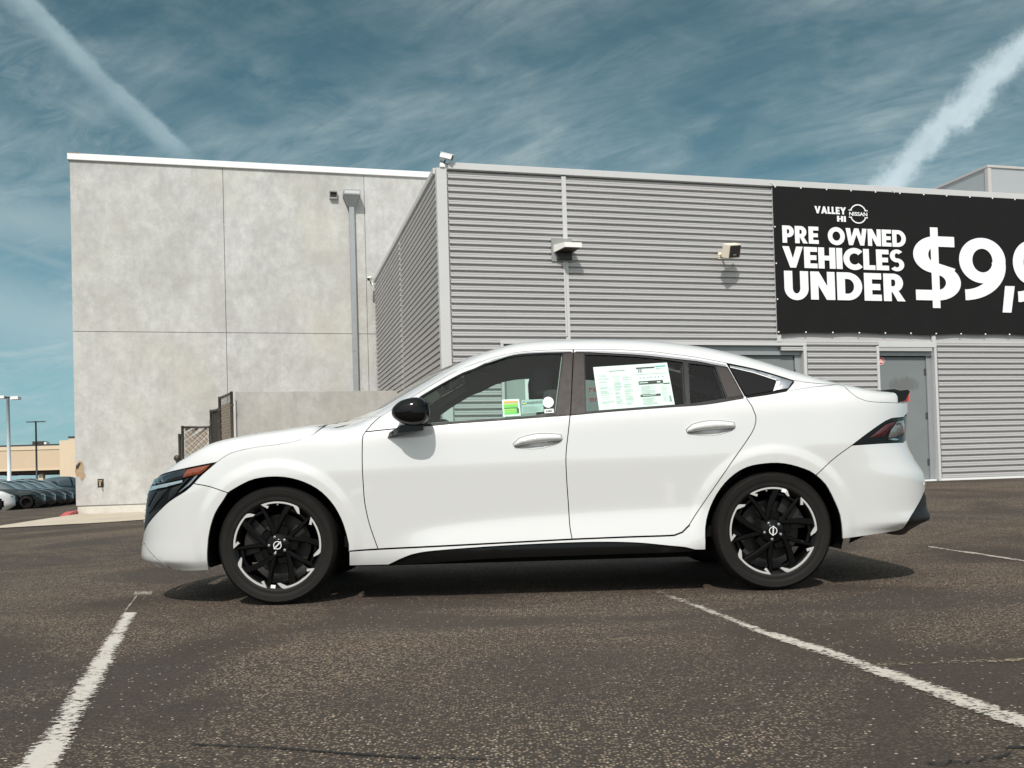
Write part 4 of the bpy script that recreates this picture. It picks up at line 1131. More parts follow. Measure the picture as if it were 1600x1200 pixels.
FEND = outline([SHUT, [(512.5, 662.5), (540, 655.5), (562, 651.5), (593.8, 649.6)], list(reversed(DTOP_F[:3])), D_FR, [(590.6, 857.5), (560, 859.6), (545.5, 861)], ARCHF, list(reversed(FBS)), [(302.5, 755.5), (313, 744), (339, 721.5)]])
panel('front_fender', FEND, 'car_white', grid=.03)
BUMP = outline([FBS, ARCHF2, [(326.5, 891), (287.5, 892), (268, 889)], list(reversed(LIPS)), nose(z_lip, z_lampnose, 3), [(231, 819), (245, 802), (265, 783), (290, 767), (302.5, 755.5)]])
panel('front_bumper', BUMP, 'car_white', grid=.026)
LIP = outline([LIPS, [(268, 889), (245, 885.5), (232, 884)], nose(.225, z_lip, 6)])
panel('bumper_lip', LIP, 'car_white', grid=.03, off=.006)
FD_HOLE = outline([DLOF_T, [(893.6, 550.6), (891, 600), (889, 648.6)], [(889, 648.6), (740, 659.6), (670, 665.4), (634, 668.3)], [(634, 668.3), (656, 620.2)]], True)
HREAR = [(1072.3, 671.5), (1081, 663.8), (1102, 658.3), (1122.5, 657.6), (1147, 660.4), (1149, 667.2), (1141.8, 673.4), (1122.5, 679), (1102, 680.5), (1085.4, 679.2), (1074, 676), (1072.3, 671.5)]
HBAR = [(1073.5, 676.2), (1072.3, 671.5), (1081, 663.8), (1102, 658.3), (1122.5, 657.6), (1147, 660.4), (1149, 667.2), (1146, 669.2), (1128, 670), (1117, 670.8), (1095, 672.8), (1073.5, 676.2)]
fm = lambda L: [(x-270.2, y+19.2+(1148-x)*.035) for x, y in L]
FDOOR = outline([DTOP_F, list(reversed(D_DD)), list(reversed(D_BF)), list(reversed(D_FR))])
RDOOR = outline([DTOP_R, list(reversed(D_CR)), list(reversed(D_RR)), list(reversed(D_BR)), D_DD])
RD_HOLE = outline([[(898, 550.6), (912, 550.7), (956, 552.4), (1001, 555), (1046, 559.7), (1088, 564.8), (1117, 570.3), (1136.5, 573.9)], [(1136.5, 573.9), (1150, 598), (1161.5, 619.5)], [(1161.5, 622.3), (1102, 631.9), (1040, 636.5), (960, 642.5), (893.5, 648.4)], [(893.5, 648.4), (896, 600), (898, 550.6)]])
hf = outline([fm(HREAR)]); hr = outline([HREAR])
fdo = panel('front_door', FDOOR, 'car_white', holes=[FD_HOLE, hf], grid=.034)
rdo = panel('rear_door', RDOOR, 'car_white', holes=[RD_HOLE, hr], grid=.034)
for P, q, ds_ in ((hf, fm(HBAR), fdo), (hr, HBAR, rdo)):
    for s, dd in zip((-1, 1), ds_):
        panel('handle_cup', P, 'car_white', dome=-.017, domew=.022, gap=-.001, rim=0, grid=.012, sides=(s,), parent=dd)
        panel('door_handle', outline([q]), 'car_white', dome=.022, domew=.022, off=.006, gap=.001, rim=.012, grid=.012, sides=(s,), parent=dd)
CSEAM = outline([[(1232, 610.4), (1270, 604.2), (1307, 600.6)], [(1307, 601.4), (1270, 605.0), (1232, 611.2)]])
panel('pillar_seam', CSEAM, 'steel_grey', off=.0010, rim=0, gap=0)
HS = [(341, 720), (360, 707.7), (400, 698), (430, 694.4), (456, 690), (475, 684.6), (494, 675.6), (508, 666)]
panel('hood_seam', outline([HS, [(x, y+.9) for x, y in HS[::-1]]]), 'steel_grey', off=.0012, rim=0, gap=0, grid=.02)
# seam that splits the mirror corner of the front door
MSEAM = outline([[(572, 675.2), (605, 671.6), (640, 668.6)], [(640, 667.2), (605, 670.2), (572, 673.8)]])
panel('door_seam', MSEAM, 'void_black', off=.0012, rim=0, gap=0)

QDLO = [(1164.5, 621.8), (1200, 616.5), (1228.5, 611.3), (1240.8, 597), (1239, 593.8)]
QUART = outline([[(545.5, 861.6), (590.6, 858.8), (727.5, 852), (894, 843.3), (980, 839.8), (1054, 837), (1066.6, 832.2), (1077.6, 821.2)], D_RR, [(1164.5, 621.8), (1200, 616.5), (1228.5, 611.3)], [(1228.5, 611.3), (1240.8, 597), (1239, 594.0)], CPIL, TRNK, tail(1.03, tl1, 4), TLT, QBS, list(reversed(ARCHR)),
    [(1102.5, 859), (1085.6, 859), (1072.5, 855.6), (1046, 853), (990, 848), (915, 847.4), (802.5, 852), (700, 859), (655, 864), (632, 871), (607, 882.6)], [(607, 882.6), (545.7, 884)]])
panel('quarter_panel', QUART, 'car_white', grid=.03)
RBUMP = outline([TLB, tail(tl0-.012, .50, 12), [(1443, 771), (1432, 793), (1420, 813), (1410.5, 826.5)], [(1410.5, 826.5), (1380, 833), (1340, 839), (1316, 842)], list(reversed(ARCHR2)), list(reversed(QBS))])
panel('rear_bumper', RBUMP, 'car_white', grid=.026)
DIFF = outline([[(1443, 772), (1432, 794), (1420, 814), (1411, 827), (1385, 833), (1402, 836), (1413, 835), (1425, 828)], tail(.325, .49, 6)])
panel('rear_valance', DIFF, 'satin_black', grid=.03, off=-.004, gap=.0)
ROCK = outline([[(607, 883.4), (632, 872), (655, 865), (700, 860), (802.5, 853), (915, 848.4), (990, 849), (1046, 854), (1072.5, 856.8), (1088, 860.5)], [(1088, 860.5), (1065, 863), (915, 868), (765, 873.5), (640, 882), (607, 884.6)]])
panel('rocker_trim', ROCK, 'gloss_black', inset=.014, gap=0)

# ---- front lamp cluster and grille flank
LAMPO = outline([HOODL, LAMP, nose(z_lampnose, z_hoodnose, 14)])
panel('grille_surround', LAMPO, 'grille_black', inset=.006, gap=.001, grid=.03)
def piece(name, px, mat, dome=.006, w_=.012, off=.003, gap=.0, grid=.02, label=None, smooth=False, rim=.01):
    return panel(name, outline([px+[px[0]]], smooth), mat, dome=dome, domew=w_, off=off, gap=gap, grid=grid, rim=rim, label=label)
piece('headlight', [(239, 749), (262, 739.6), (290, 732.6), (289, 741), (284, 748.5), (262, 753), (241, 757.5)], 'lens_dark', .010, .02, .004)
for k, (a, b) in enumerate(((240, 749.5), (246, 747.5), (252.5, 745.6))):
    piece('lamp_reflector', [(a, b+1.5), (a+3, b+.5), (a+4.4, b+6.5), (a+1.2, b+7.4)], 'chrome', .003, .004, .012)
piece('turn_signal', [(291.5, 734), (310, 730), (329, 726), (321, 734.5), (312, 741.5), (300, 743), (286, 746.5)], 'amber', .008, .016, .005)
piece('running_light', [(238.5, 760), (260, 755.4), (282, 751), (286, 750), (285.5, 753.6), (262, 760.5), (244, 764.5), (233, 767.5)], 'drl_blue', .006, .008, .010)
for fpx in ([(234, 771.5), (243, 769), (237, 781), (231.5, 792)], [(247, 768), (263, 763.5), (252, 777), (238, 796), (232, 803), (236, 787)], [(269, 762), (284, 757), (274, 773), (262, 783), (264, 772)], [(236, 803), (252, 793), (242, 806), (232.5, 815)]):
    piece('grille_fin', fpx, 'plastic_grey', .004, .008, .000, smooth=False)
piece('lamp_trim', [(305, 744), (309.5, 742.5), (297, 757), (283, 767.5), (279, 769.5), (293, 757)], 'silver_trim', .003, .004, .003)
piece('lamp_trim', [(292, 747.5), (296, 747), (281, 763), (274, 769), (280, 760)], 'plastic_grey', .003, .004, .003)

# ---- tail lamp
TLO = outline([TLT, TLB, tail(tl0, tl1, 7)])
panel('tail_light', TLO, 'gloss_black', inset=.002, gap=.001, grid=.025)
piece('tail_lens', [(1357.5, 684.5), (1366, 678), (1384, 663.5), (1399, 658.5), (1390, 669), (1379, 681.5)], 'tail_red', .006, .01, .003)
piece('tail_strip', [(1377, 682.3), (1379.5, 682.5), (1397, 662.5), (1399.5, 658.8), (1397, 660)], 'tail_red', .002, .003, .006)
piece('reverse_lens', [(1401, 659.5), (1411.5, 656.5), (1413, 664), (1412.5, 676), (1399, 683), (1388, 683.5), (1392, 672)], 'lens_clear', .006, .012, .002)
for a in ((1400, 661, 1406, 660, 1408, 665, 1399, 664), (1386, 687, 1390, 684, 1404, 686, 1400, 688)):
    piece('lamp_reflector', [(a[0], a[1]), (a[2], a[3]), (a[4], a[5]), (a[6], a[7])], 'chrome', .003, .004, .009)

# ---- glass and window trim
GF = outline([[(657.5, 621.8), (685, 604.6), (722.5, 584.6), (740, 578.6), (771, 564.4), (802.5, 557), (840, 553.6), (878.8, 552.4)], [(878.8, 552.4), (867.5, 645.4)], [(867.5, 645.4), (814, 650.6), (740, 655.8), (670, 661), (644, 663)], [(644, 663), (657.5, 621.8)]])
GR = outline([[(914, 554), (956, 555.2), (1001, 558), (1046, 562.8), (1067, 566)], [(1067, 566), (1071.5, 631.5)], [(1071.5, 631.5), (1040, 633.8), (960, 639.6), (916, 643)], [(916, 643), (914, 554)]])
GQ = outline([[(1076, 567.5), (1095, 569.4), (1117, 572.6)], [(1117, 572.6), (1135, 622.2)], [(1135, 622.2), (1105, 627.2), (1079, 630.6)], [(1079, 630.6), (1076, 567.5)]])
panel('window_trim', FD_HOLE, 'satin_black', holes=[GF], inset=.006, gap=.0005, grid=.05, rim=.02)
panel('window_trim', RD_HOLE, 'satin_black', holes=[GR, GQ], inset=.006, gap=.0005, grid=.05, rim=.02)
panel('door_glass', GF, 'glass_front', inset=.012, gap=-.004, rim=0)
panel('door_glass', GR, 'glass_rear', inset=.012, gap=-.004, rim=0, sides=(-1,))
panel('door_glass', GR, 'glass_privacy', inset=.012, gap=-.004, rim=0, sides=(1,))
panel('quarter_glass', GQ, 'glass_rear', inset=.012, gap=-.004, rim=0, sides=(-1,))
panel('quarter_glass', GQ, 'glass_privacy', inset=.012, gap=-.004, rim=0, sides=(1,))
panel('pillar_trim', outline([[(880.6, 552.6), (895.4, 551.2)], [(895.4, 551.2), (891.0, 648.2)], [(891.0, 648.2), (868.8, 650.2)], [(868.8, 650.2), (880.6, 552.6)]]), 'pillar_vinyl', off=.0045, gap=.0006, rim=.024)
panel('pillar_trim', outline([[(896.1, 551.2), (912, 552)], [(912, 552), (914.5, 646.2)], [(914.5, 646.2), (891.7, 648.2)], [(891.7, 648.2), (896.1, 551.2)]]), 'pillar_vinyl', off=.0045, gap=.0006, rim=.024)
panel('pillar_trim', outline([[(1119, 572.4), (1136, 575)], [(1136, 575), (1160.8, 617.6)], [(1160.8, 617.6), (1137.5, 621.6)], [(1137.5, 621.6), (1119, 572.4)]]), 'pillar_vinyl', inset=.003, gap=.0008, rim=.006)
panel('glass_divider', outline([[(1067.3, 564.5), (1068.8, 564.7)], [(1068.8, 564.7), (1073.2, 631)], [(1073.2, 631), (1072, 631.2)], [(1072, 631.2), (1067.3, 564.5)]]), 'plastic_grey', off=-.002, gap=0, rim=.006)
panel('door_seam', outline([[(895.1, 546.6), (895.0, 551), (890.5, 648.8)], [(892.0, 648.8), (896.4, 551), (896.5, 546.6)]]), 'void_black', off=.006, gap=0, rim=.008)
# fixed quarter window with silver trim
QB = outline([DTOP_Q, [(1239, 593.8), (1240.8, 597), (1228.5, 611.3)], [(1228.5, 611.3), (1200, 616.5), (1165, 621.8)], [(1165, 621.8), (1150, 594), (1138, 568.5)]])
panel('quarter_window_base', QB, 'gloss_black', inset=.008, gap=.0015)
panel('quarter_window', outline([[(1141, 574.5), (1177.5, 583), (1211, 593.8), (1212.4, 597)], [(1212.4, 597), (1207.3, 610.3)], [(1207.3, 610.3), (1165.5, 618)], [(1165.5, 618), (1141, 574.5)]]), 'gloss_black', inset=.003, gap=.0005, rim=.005)
panel('quarter_trim', outline([[(1140, 570.6), (1177.5, 577.8), (1210, 586.8), (1238.6, 595.6)], [(1238.6, 595.6), (1231.5, 606.6)], [(1231.5, 606.6), (1215, 609)], [(1215, 609), (1219, 596.4)], [(1219, 596.4), (1213, 592.6), (1177.5, 580.9), (1141, 573)]]), 'silver_trim', dome=.003, domew=.008, off=-.001, gap=.0005, rim=.005, grid=.02)
piece('quarter_trim_tip', [(1213.2, 594.6), (1219, 596), (1214.8, 608.8), (1208.4, 611), (1213, 597)], 'coping_white', .002, .004, .000)
piece('quarter_trim_tip', [(1141, 573.2), (1177.5, 581.1), (1213, 592.8), (1213, 594.2), (1177.5, 582.5), (1141, 574.2)], 'coping_white', .001, .003, .000)
# bright strip along the top of the door glass
for L_ in ([(760, 566.0), (802.5, 553.2), (840, 549.8), (892, 548.4), (892, 549.9), (840, 551.4), (802.5, 554.8), (760, 568)], [(900, 548.4), (956, 549.4), (1012, 552.4), (1045, 556.2), (1088, 561.6), (1134, 570), (1135, 572.6), (1088, 563.8), (1045, 558.2), (1012, 554.6), (956, 551), (900, 549.9)]):
    panel('window_strip', outline([L_[:len(L_)//2], L_[len(L_)//2:]]), 'silver_trim', off=.001, gap=0, rim=.003)

# ---- stickers on the inside of the glass
def decal(name, px, mat, inset, parent=None, label=None):
    P = trace(px); Vv, T = triangulate([P], None)
    W = halfW(Vv[:, 0], Vv[:, 1])-inset
    F = [tuple(t) for t in T]; a, b, c = [np.array([Vv[i, 0], -W[i], Vv[i, 1]]) for i in F[0]]
    if np.cross(b-a, c-a)[1] > 0: F = [q[::-1] for q in F]
    o = mesh_obj(name, [(Vv[i, 0], -W[i], Vv[i, 1]) for i in range(len(Vv))], F, mat, parent or car)
    if label: o['label'] = label
    return o
def quadpx(c, u0_, u1_, v0_, v1_):
    """sub-rectangle of a pixel quad c (tl,tr,br,bl)"""
    c = np.array(c, float)
    f = lambda u, v: (c[0]*(1-u)+c[1]*u)*(1-v)+(c[3]*(1-u)+c[2]*u)*v
    return [tuple(f(u0_, v0_)), tuple(f(u1_, v0_)), tuple(f(u1_, v1_)), tuple(f(u0_, v1_))]
SH = [(927, 573.2), (1042.9, 565.9), (1055.2, 631.7), (936.6, 640.7)]
I0 = .0155
sheet = decal('price_sheet', [SH[0], quadpx(SH, .5, .5, 0, 0)[0], SH[1], SH[2], quadpx(SH, .5, .5, 1, 1)[0], SH[3]], 'paper', I0)
def sh(u0_, u1_, v0_, v1_, mat, name='print'): decal(name, quadpx(SH, u0_, u1_, v0_, v1_), mat, I0-.0012, sheet)
sh(.57, .82, .075, .105, 'print_black'); sh(.83, .97, .06, .085, 'print_teal'); sh(.575, .90, .40, .475, 'print_black'); sh(.585, .70, .425, .45, 'print_pale')
sh(.90, .985, .475, .495, 'print_black'); sh(.57, .84, .715, .765, 'print_black'); sh(.60, .78, .73, .748, 'print_pale'); sh(.945, .972, .78, .92, 'print_grey')
sh(.82, .865, .425, .455, 'paper', 'print_gap'); sh(.20, .42, .11, .125, 'print_grey'); sh(.555, .56, .06, .96, 'print_pale'); sh(.555, .97, .235, .242, 'print_grey'); sh(.57, .82, .945, .952, 'print_pale')
random.seed(3)
for col_, (a, b) in enumerate(((.05, .22), (.24, .36), (.37, .50))):
    v_ = .20+.03*col_
    while v_ < .93:
        ln = random.uniform(.5, 1.0)*(b-a); sh(a, a+ln, v_, v_+.009, 'print_pale'); v_ += random.choice([.022, .022, .03, .05])
for v_ in np.arange(.52, .70, .025): sh(.59, .59+random.uniform(.10, .22), v_, v_+.009, 'print_pale')
for v_ in np.arange(.80, .93, .025): sh(.59, .59+random.uniform(.12, .22), v_, v_+.009, 'print_pale')
for v_ in np.arange(.53, .9, .03): sh(.86, .86+random.uniform(.04, .10), v_, v_+.009, 'print_pale')
for u_ in (.60, .64, .70, .74, .80, .84, .90): sh(u_, u_+.02, .31, .33, 'print_grey')
def glass_text(txt, a, b, h, mat, inset, parent, bold=0.0):
    """text from pixel a to pixel b (baseline), h pixels tall, on the glass"""
    v, f = text_mesh(txt, 1.0, bold)
    if not len(v): return
    xm, xM = v[:, 0].min(), v[:, 0].max(); zM = v[:, 1].max()
    a = np.array(a, float); b = np.array(b, float); d = b-a; nrm = np.array([d[1], -d[0]])/np.linalg.norm(d)
    px = [tuple(a+d*(q[0]-xm)/(xM-xm)+nrm*h*q[1]/.72) for q in v]
    P = trace(px); W = halfW(P[:, 0], P[:, 1])-inset
    mesh_obj('lettering', np.stack([P[:, 0], -W, P[:, 1]], 1), f, mat, parent)
glass_text('32', (997, 581.2), (1003.6, 580.8), 4.6, 'print_black', I0-.0014, sheet, .01)
glass_text('EPA', (1026, 576.5), (1033, 576.2), 2.6, 'print_grey', I0-.0014, sheet)
GRN = [(784.2, 624.2), (811, 623), (813.8, 648.8), (786.3, 650.8)]
lb = decal('inspection_label', GRN, 'label_white', I0)
for q, mt in (((.07, .93, .10, .22), 'label_orange'), ((.08, .90, .25, .90), 'label_green'), ((.10, .84, .30, .33), 'label_yellow'), ((.08, .88, .50, .53), 'print_black'), ((.10, .70, .60, .63), 'label_yellow'), ((.10, .74, .70, .72), 'label_yellow'), ((.82, .93, .55, .84), 'print_black')):
    decal('print', quadpx(GRN, *q), mt, I0-(.0012 if q[1]-q[0] > .8 and q[3]-q[2] > .3 or mt == 'label_orange' else .0022), lb)
WRN = [(814.6, 624.6), (848, 623.2), (850, 642.8), (815.4, 646.2)]
wl = decal('warning_label', WRN, 'sticker_glass', I0)
decal('print', [(815.6, 632.4), (818.9, 626.8), (822.0, 632)], 'print_black', I0-.0012, wl); decal('print', [(816.9, 631.6), (818.9, 628.2), (820.8, 631.4)], 'label_yellow', I0-.0022, wl)
glass_text('WARNING:', (823, 631.6), (848, 629.4), 4.0, 'print_black', I0-.0014, wl, .02)
for v_ in np.arange(.52, .92, .065): decal('print', quadpx(WRN, .06, .55+.38*random.random(), v_, v_+.018), 'print_grey', I0-.0012, wl)
rl = decal('round_label', [(856.7+8.4*cos(a), 628.2+8.4*sin(a)) for a in np.linspace(0, 2*pi, 36, endpoint=False)], 'label_white', I0-.004)
for a0_, a1_, r_ in ((20, 150, 4.2), (150, 300, 3.0), (-60, 60, 2.4)):
    A_ = np.radians(np.linspace(a0_, a1_, 12)); decal('print', [(856.5+r_*cos(a), 625.6-r_*.8*sin(a)) for a in A_]+[(856.5+(r_-.7)*cos(a), 625.6-(r_-.7)*.8*sin(a)) for a in A_[::-1]], 'label_pink', I0-.0052, rl)
decal('print', [(851.5, 630.2), (862, 629.6), (862, 630.6), (851.5, 631.2)], 'label_pink', I0-.0052, rl)
kl = decal('small_label', [(850.8, 639.2), (865, 638.4), (865.2, 644.6), (851, 645.4)], 'label_white', I0-.004)
glass_text('KARR', (853, 643.9), (863.2, 643.3), 3.4, 'print_black', I0-.0052, kl, .05)

# ---- upper body: hood, pillars, roof, deck
ZS = []
for L_ in (HOODL, SHUT, COWL, DTOP_F[2:], DTOP_R, DTOP_Q, CPIL, TRNK):
    for q in catmull(trace(L_), .05): ZS.append(q)
ZS = np.array(ZS); ZS = ZS[np.argsort(ZS[:, 0], kind='stable')]
zx = ZS[:, 0]; zz_ = ZS[:, 1]
def zside(x): return np.interp(x, zx, zz_)
def yside(x):
    x = np.asarray(x, float); return halfW(x, zside(x))
xc = lambda v: -1.10+.26*v*v
xh = lambda v: -.40+.10*v*v
xb0 = lambda v: .86+.10*v*v
xb1 = lambda v: 1.74-.12*v*v
XH0 = float(edge_x(z_hoodnose, NW, -1))
def top_patch(name, xa, xb, va, vb, mat, nx=60, nv=24, drop=0.0, lift_end=None, mats=None):
    V2 = []; us = np.linspace(0, 1, nx+1); vv = np.linspace(0, 1, nv+1)
    vs_ = va+(vb-va)*vv
    if va < -.99 and vb > .99: vs_ = np.sin(np.linspace(-pi/2, pi/2, nv+1))
    Vn, Un = np.meshgrid(vs_, us); X = np.vectorize(xa)(Vn)*(1-Un)+np.vectorize(xb)(Vn)*Un
    Y = Vn*yside(X); Z = topZ(X, np.abs(Y)*.9995); zs_ = zside(X)
    Z = np.where(np.abs(Vn) > .999, zs_, Z)-drop
    P = np.stack([X, Y, Z], -1).reshape(-1, 3); m = nv+1
    F = [(i*m+j, (i+1)*m+j, (i+1)*m+j+1, i*m+j+1) for i in range(nx) for j in range(nv)]
    # outward
    return mesh_obj(name, P, F, mat, car, True)
hood = top_patch('hood', lambda v: XH0+.012, xc, -1, 1, 'car_white', 90, 36)
vg = .80
for s in (-1, 1):
    a, b = (-1, -vg-.03) if s < 0 else (vg+.03, 1)
    top_patch('windshield_pillar', xc, xh, a, b, 'car_white', 60, 10)
    a, b = (-vg-.03, -vg) if s < 0 else (vg, vg+.03)
    top_patch('windshield_seal', xc, xh, a, b, 'satin_black', 50, 2, drop=.004)
    a, b = (-1, -vg) if s < 0 else (vg, 1)
    top_patch('rear_pillar', xb0, lambda v: 1.62+.0*v, a, b, 'car_white', 60, 10)
top_patch('windshield', xc, xh, -vg, vg, 'glass_windshield', 40, 24, drop=.003)
top_patch('roof', xh, xb0, -1, 1, 'car_white', 60, 40)
top_patch('rear_window', xb0, xb1, -vg, vg, 'glass_dark', 40, 24, drop=.002)
XT = float(zx[-1])
def xdeck(v): return xb1(v) if abs(v) <= vg+1e-6 else 1.62
top_patch('trunk_lid', xdeck, lambda v: XT, -1, 1, 'car_white', 50, 40)
# headliner and inner roof
top_patch('headliner', lambda v: -.36, lambda v: 1.0, -.96, .96, 'headliner', 30, 16, drop=.045)
top_patch('parcel_shelf', lambda v: 1.05, lambda v: 1.9, -.9, .9, 'void_black', 20, 10, drop=.32)

# ---- front and rear fascias across the car (between the two flank edges)
def fascia(name, z0, z1, mat, side, n=10, m=16, inset=0.0, wt=NW, bands=None):
    Zg, Tg = np.meshgrid(np.linspace(z0, z1, n+1), np.linspace(-1, 1, m+1), indexing='ij'); Yg = wt*Tg
    Xg = edge_xv(Zg, np.maximum(np.abs(Yg), .02), side, Sfun)+inset*(1 if side < 0 else -1)
    V2 = np.stack([Xg, Yg, Zg], -1).reshape(-1, 3)
    F = [(i*(m+1)+j, i*(m+1)+j+1, (i+1)*(m+1)+j+1, (i+1)*(m+1)+j) for i in range(n) for j in range(m)]
    return fixn(mesh_obj(name, V2, F, mat, car, True))
fascia('bumper_lip', .225, z_lip, 'car_white', -1)
fascia('grille', z_lampnose, z_hoodnose, 'grille_black', -1, inset=.012)
fascia('front_bumper', z_lip, z_lampnose, 'car_white', -1, 2)
for z in np.arange(.41, .60, .032):
    gb = MB(); xx_ = edge_x(z, .05, -1)
    for sgn in (-1, 1): gb.tube((edge_x(z, .06, -1)+.004, sgn*.06, z), (edge_x(z, NW, -1)+.0, sgn*NW, z+.05), .006, 6)
    gb.build('grille_bar', 'silver_trim', car)
fascia('rear_bumper', .50, tl0-.012, 'car_white', 1, 10, 16, wt=TW); fascia('rear_valance', .325, .50, 'satin_black', 1, 6, 16, wt=TW)
fascia('tail_light_bar', tl0, tl1, 'gloss_black', 1, 4, 16, wt=TW); fascia('trunk_face', tl1, 1.035, 'car_white', 1, 4, 16, wt=TW)
for s in (-1,):
    vb_ = MB().add([(-2.20, -.3, .66), (-2.20, .3, .66), (-2.18, .3, .70), (-2.18, -.3, .70)], [(0, 1, 2, 3)])
# front badge
bd = MB().lathe([(.050, 0), (.058, -.006), (.064, 0)], 32); bo_ = bd.build('badge', 'chrome', car, True, loc=(edge_x(.60, .05, -1)-.012, 0, .60)); bo_.rotation_euler = (0, 0, -pi/2)
# ---- spoiler with its red brake lamp
sp_y = .56
def spoiler():
    sec = []; ys = np.linspace(-1, 1, 25)
    for t in ys:
        y = t*.665; k = 1-abs(t)**6*.25
        # lip rises above the deck; section points (x,z)
        xr = 2.320-.10*t*t; zr = 1.116-.024*t*t
        zb = float(topZ(2.06, abs(y)*.9)); 
        sec.append([(2.00, y, zb-.004), (2.13, y, max(zb+.006, 1.098-.022*t*t)), (xr-.055, y, zr-.004), (xr-.012, y, zr), (xr, y, zr-.012), (xr-.030, y, zr-.062), (2.10, y, 1.046-.026*t*t)])
    V2 = [p for s in sec for p in s]; n = 7; F = []
    for i in range(24):
        for j in range(n): F.append((i*n+j, i*n+(j+1) % n, (i+1)*n+(j+1) % n, (i+1)*n+j))
    F += [tuple(range(n)), tuple(range(24*n, 25*n))[::-1]]
    o = fixn(mesh_obj('spoiler', V2, F, 'gloss_black', car, True)); o.data.set_sharp_from_angle(angle=radians(35)); return o
spo = spoiler()
bl_v = []
for t in np.linspace(-.93, .93, 9):
    xr = 2.320-.10*t*t; zr = 1.116-.024*t*t; y = t*.665
    bl_v += [(xr-.055, y, zr-.070), (xr+.002, y, zr-.068), (xr+.004, y, zr-.016), (xr-.026, y, zr-.040)]
fixn(MB().add(bl_v, [(4*i+k, 4*i+(k+1) % 4, 4*i+4+(k+1) % 4, 4*i+4+k) for i in range(8) for k in range(4)]+[(0, 1, 2, 3), (32, 33, 34, 35)]).build('brake_light', 'brake_red', spo))

# ---- dark inner shell, underbody, wheel wells
def arc(cx_, r, a0_, a1_, n=24, cz_=.335): return np.array([(cx_+r*cos(a), cz_+r*sin(a)) for a in np.radians(np.linspace(a0_, a1_, n))])
INN = outline([nose(.66, .26, 10)+np.array([.03, 0]), np.array([(-1.72, .235)]), arc(-WB, .43, 195, -15), np.array([(-.8, .235), (.8, .235)]), arc(WB, .43, 195, -15), np.array([(1.95, .30)]), tail(.33, 1.02, 12)-np.array([.03, 0]), np.array([(2.0, 1.05), (1.75, 1.12)]), [(1300, 606), (1240, 612)], [(1228.5, 613.5), (1165, 624), (1040, 639), (893, 650), (740, 662), (640, 671), (600, 672), (585, 668)], [(560, 657), (512, 668), (475, 690), (400, 703), (345, 724), (300, 735)]], False)
panel('inner_panel', INN, 'void_black', inset=.022, gap=0.01, rim=0, grid=.08)
# black inner frames round the side glass
for H_, hs in ((outline([DTOP_F[2:], [(895.6, 545.6), (890, 650)], [(890, 650), (740, 661), (670, 667), (610, 671)], [(610, 671), (593.8, 651.2)]], False), [GF]), (outline([DTOP_R, D_CR[::-1], [(1164.5, 623), (1102, 634), (1040, 638.5), (893.5, 650.6)], [(893.5, 650.6), (896, 546)]], False), [GR, GQ])):
    panel('inner_frame', H_, 'headliner' if len(hs) == 1 else 'seat_cloth', holes=hs, inset=.032, gap=-.002, rim=.03, grid=.08)
ub = MB(); ub.box(-2.05, -1.80, -.62, .62, .20, .50); ub.box(-.93, .93, -.78, .78, .19, .34); ub.box(-1.80, -.93, -.44, .44, .20, .62); ub.box(.93, 1.80, -.44, .44, .20, .62); ub.box(1.80, 2.15, -.62, .62, .30, .60)
ub.build('underbody', 'void_black', car)
for cx_ in (-WB, WB):
    for s in (-1, 1):
        w_ = MB(); n = 30; A_ = np.radians(np.linspace(-18, 198, n)); V2 = []
        for a in A_: V2 += [(cx_+.402*cos(a), s*(.83+.045*max(0, sin(a))), .335+.402*sin(a)), (cx_+.405*cos(a), s*.46, .335+.405*sin(a))]
        F = [(2*i, 2*i+1, 2*i+3, 2*i+2) for i in range(n-1)]
        c_ = len(V2); V2.append((cx_, s*.46, .335)); F += [(c_, 2*i+1, 2*i+3) for i in range(n-1)]
        mesh_obj('wheel_liner', V2, F, 'liner_black', car, True)

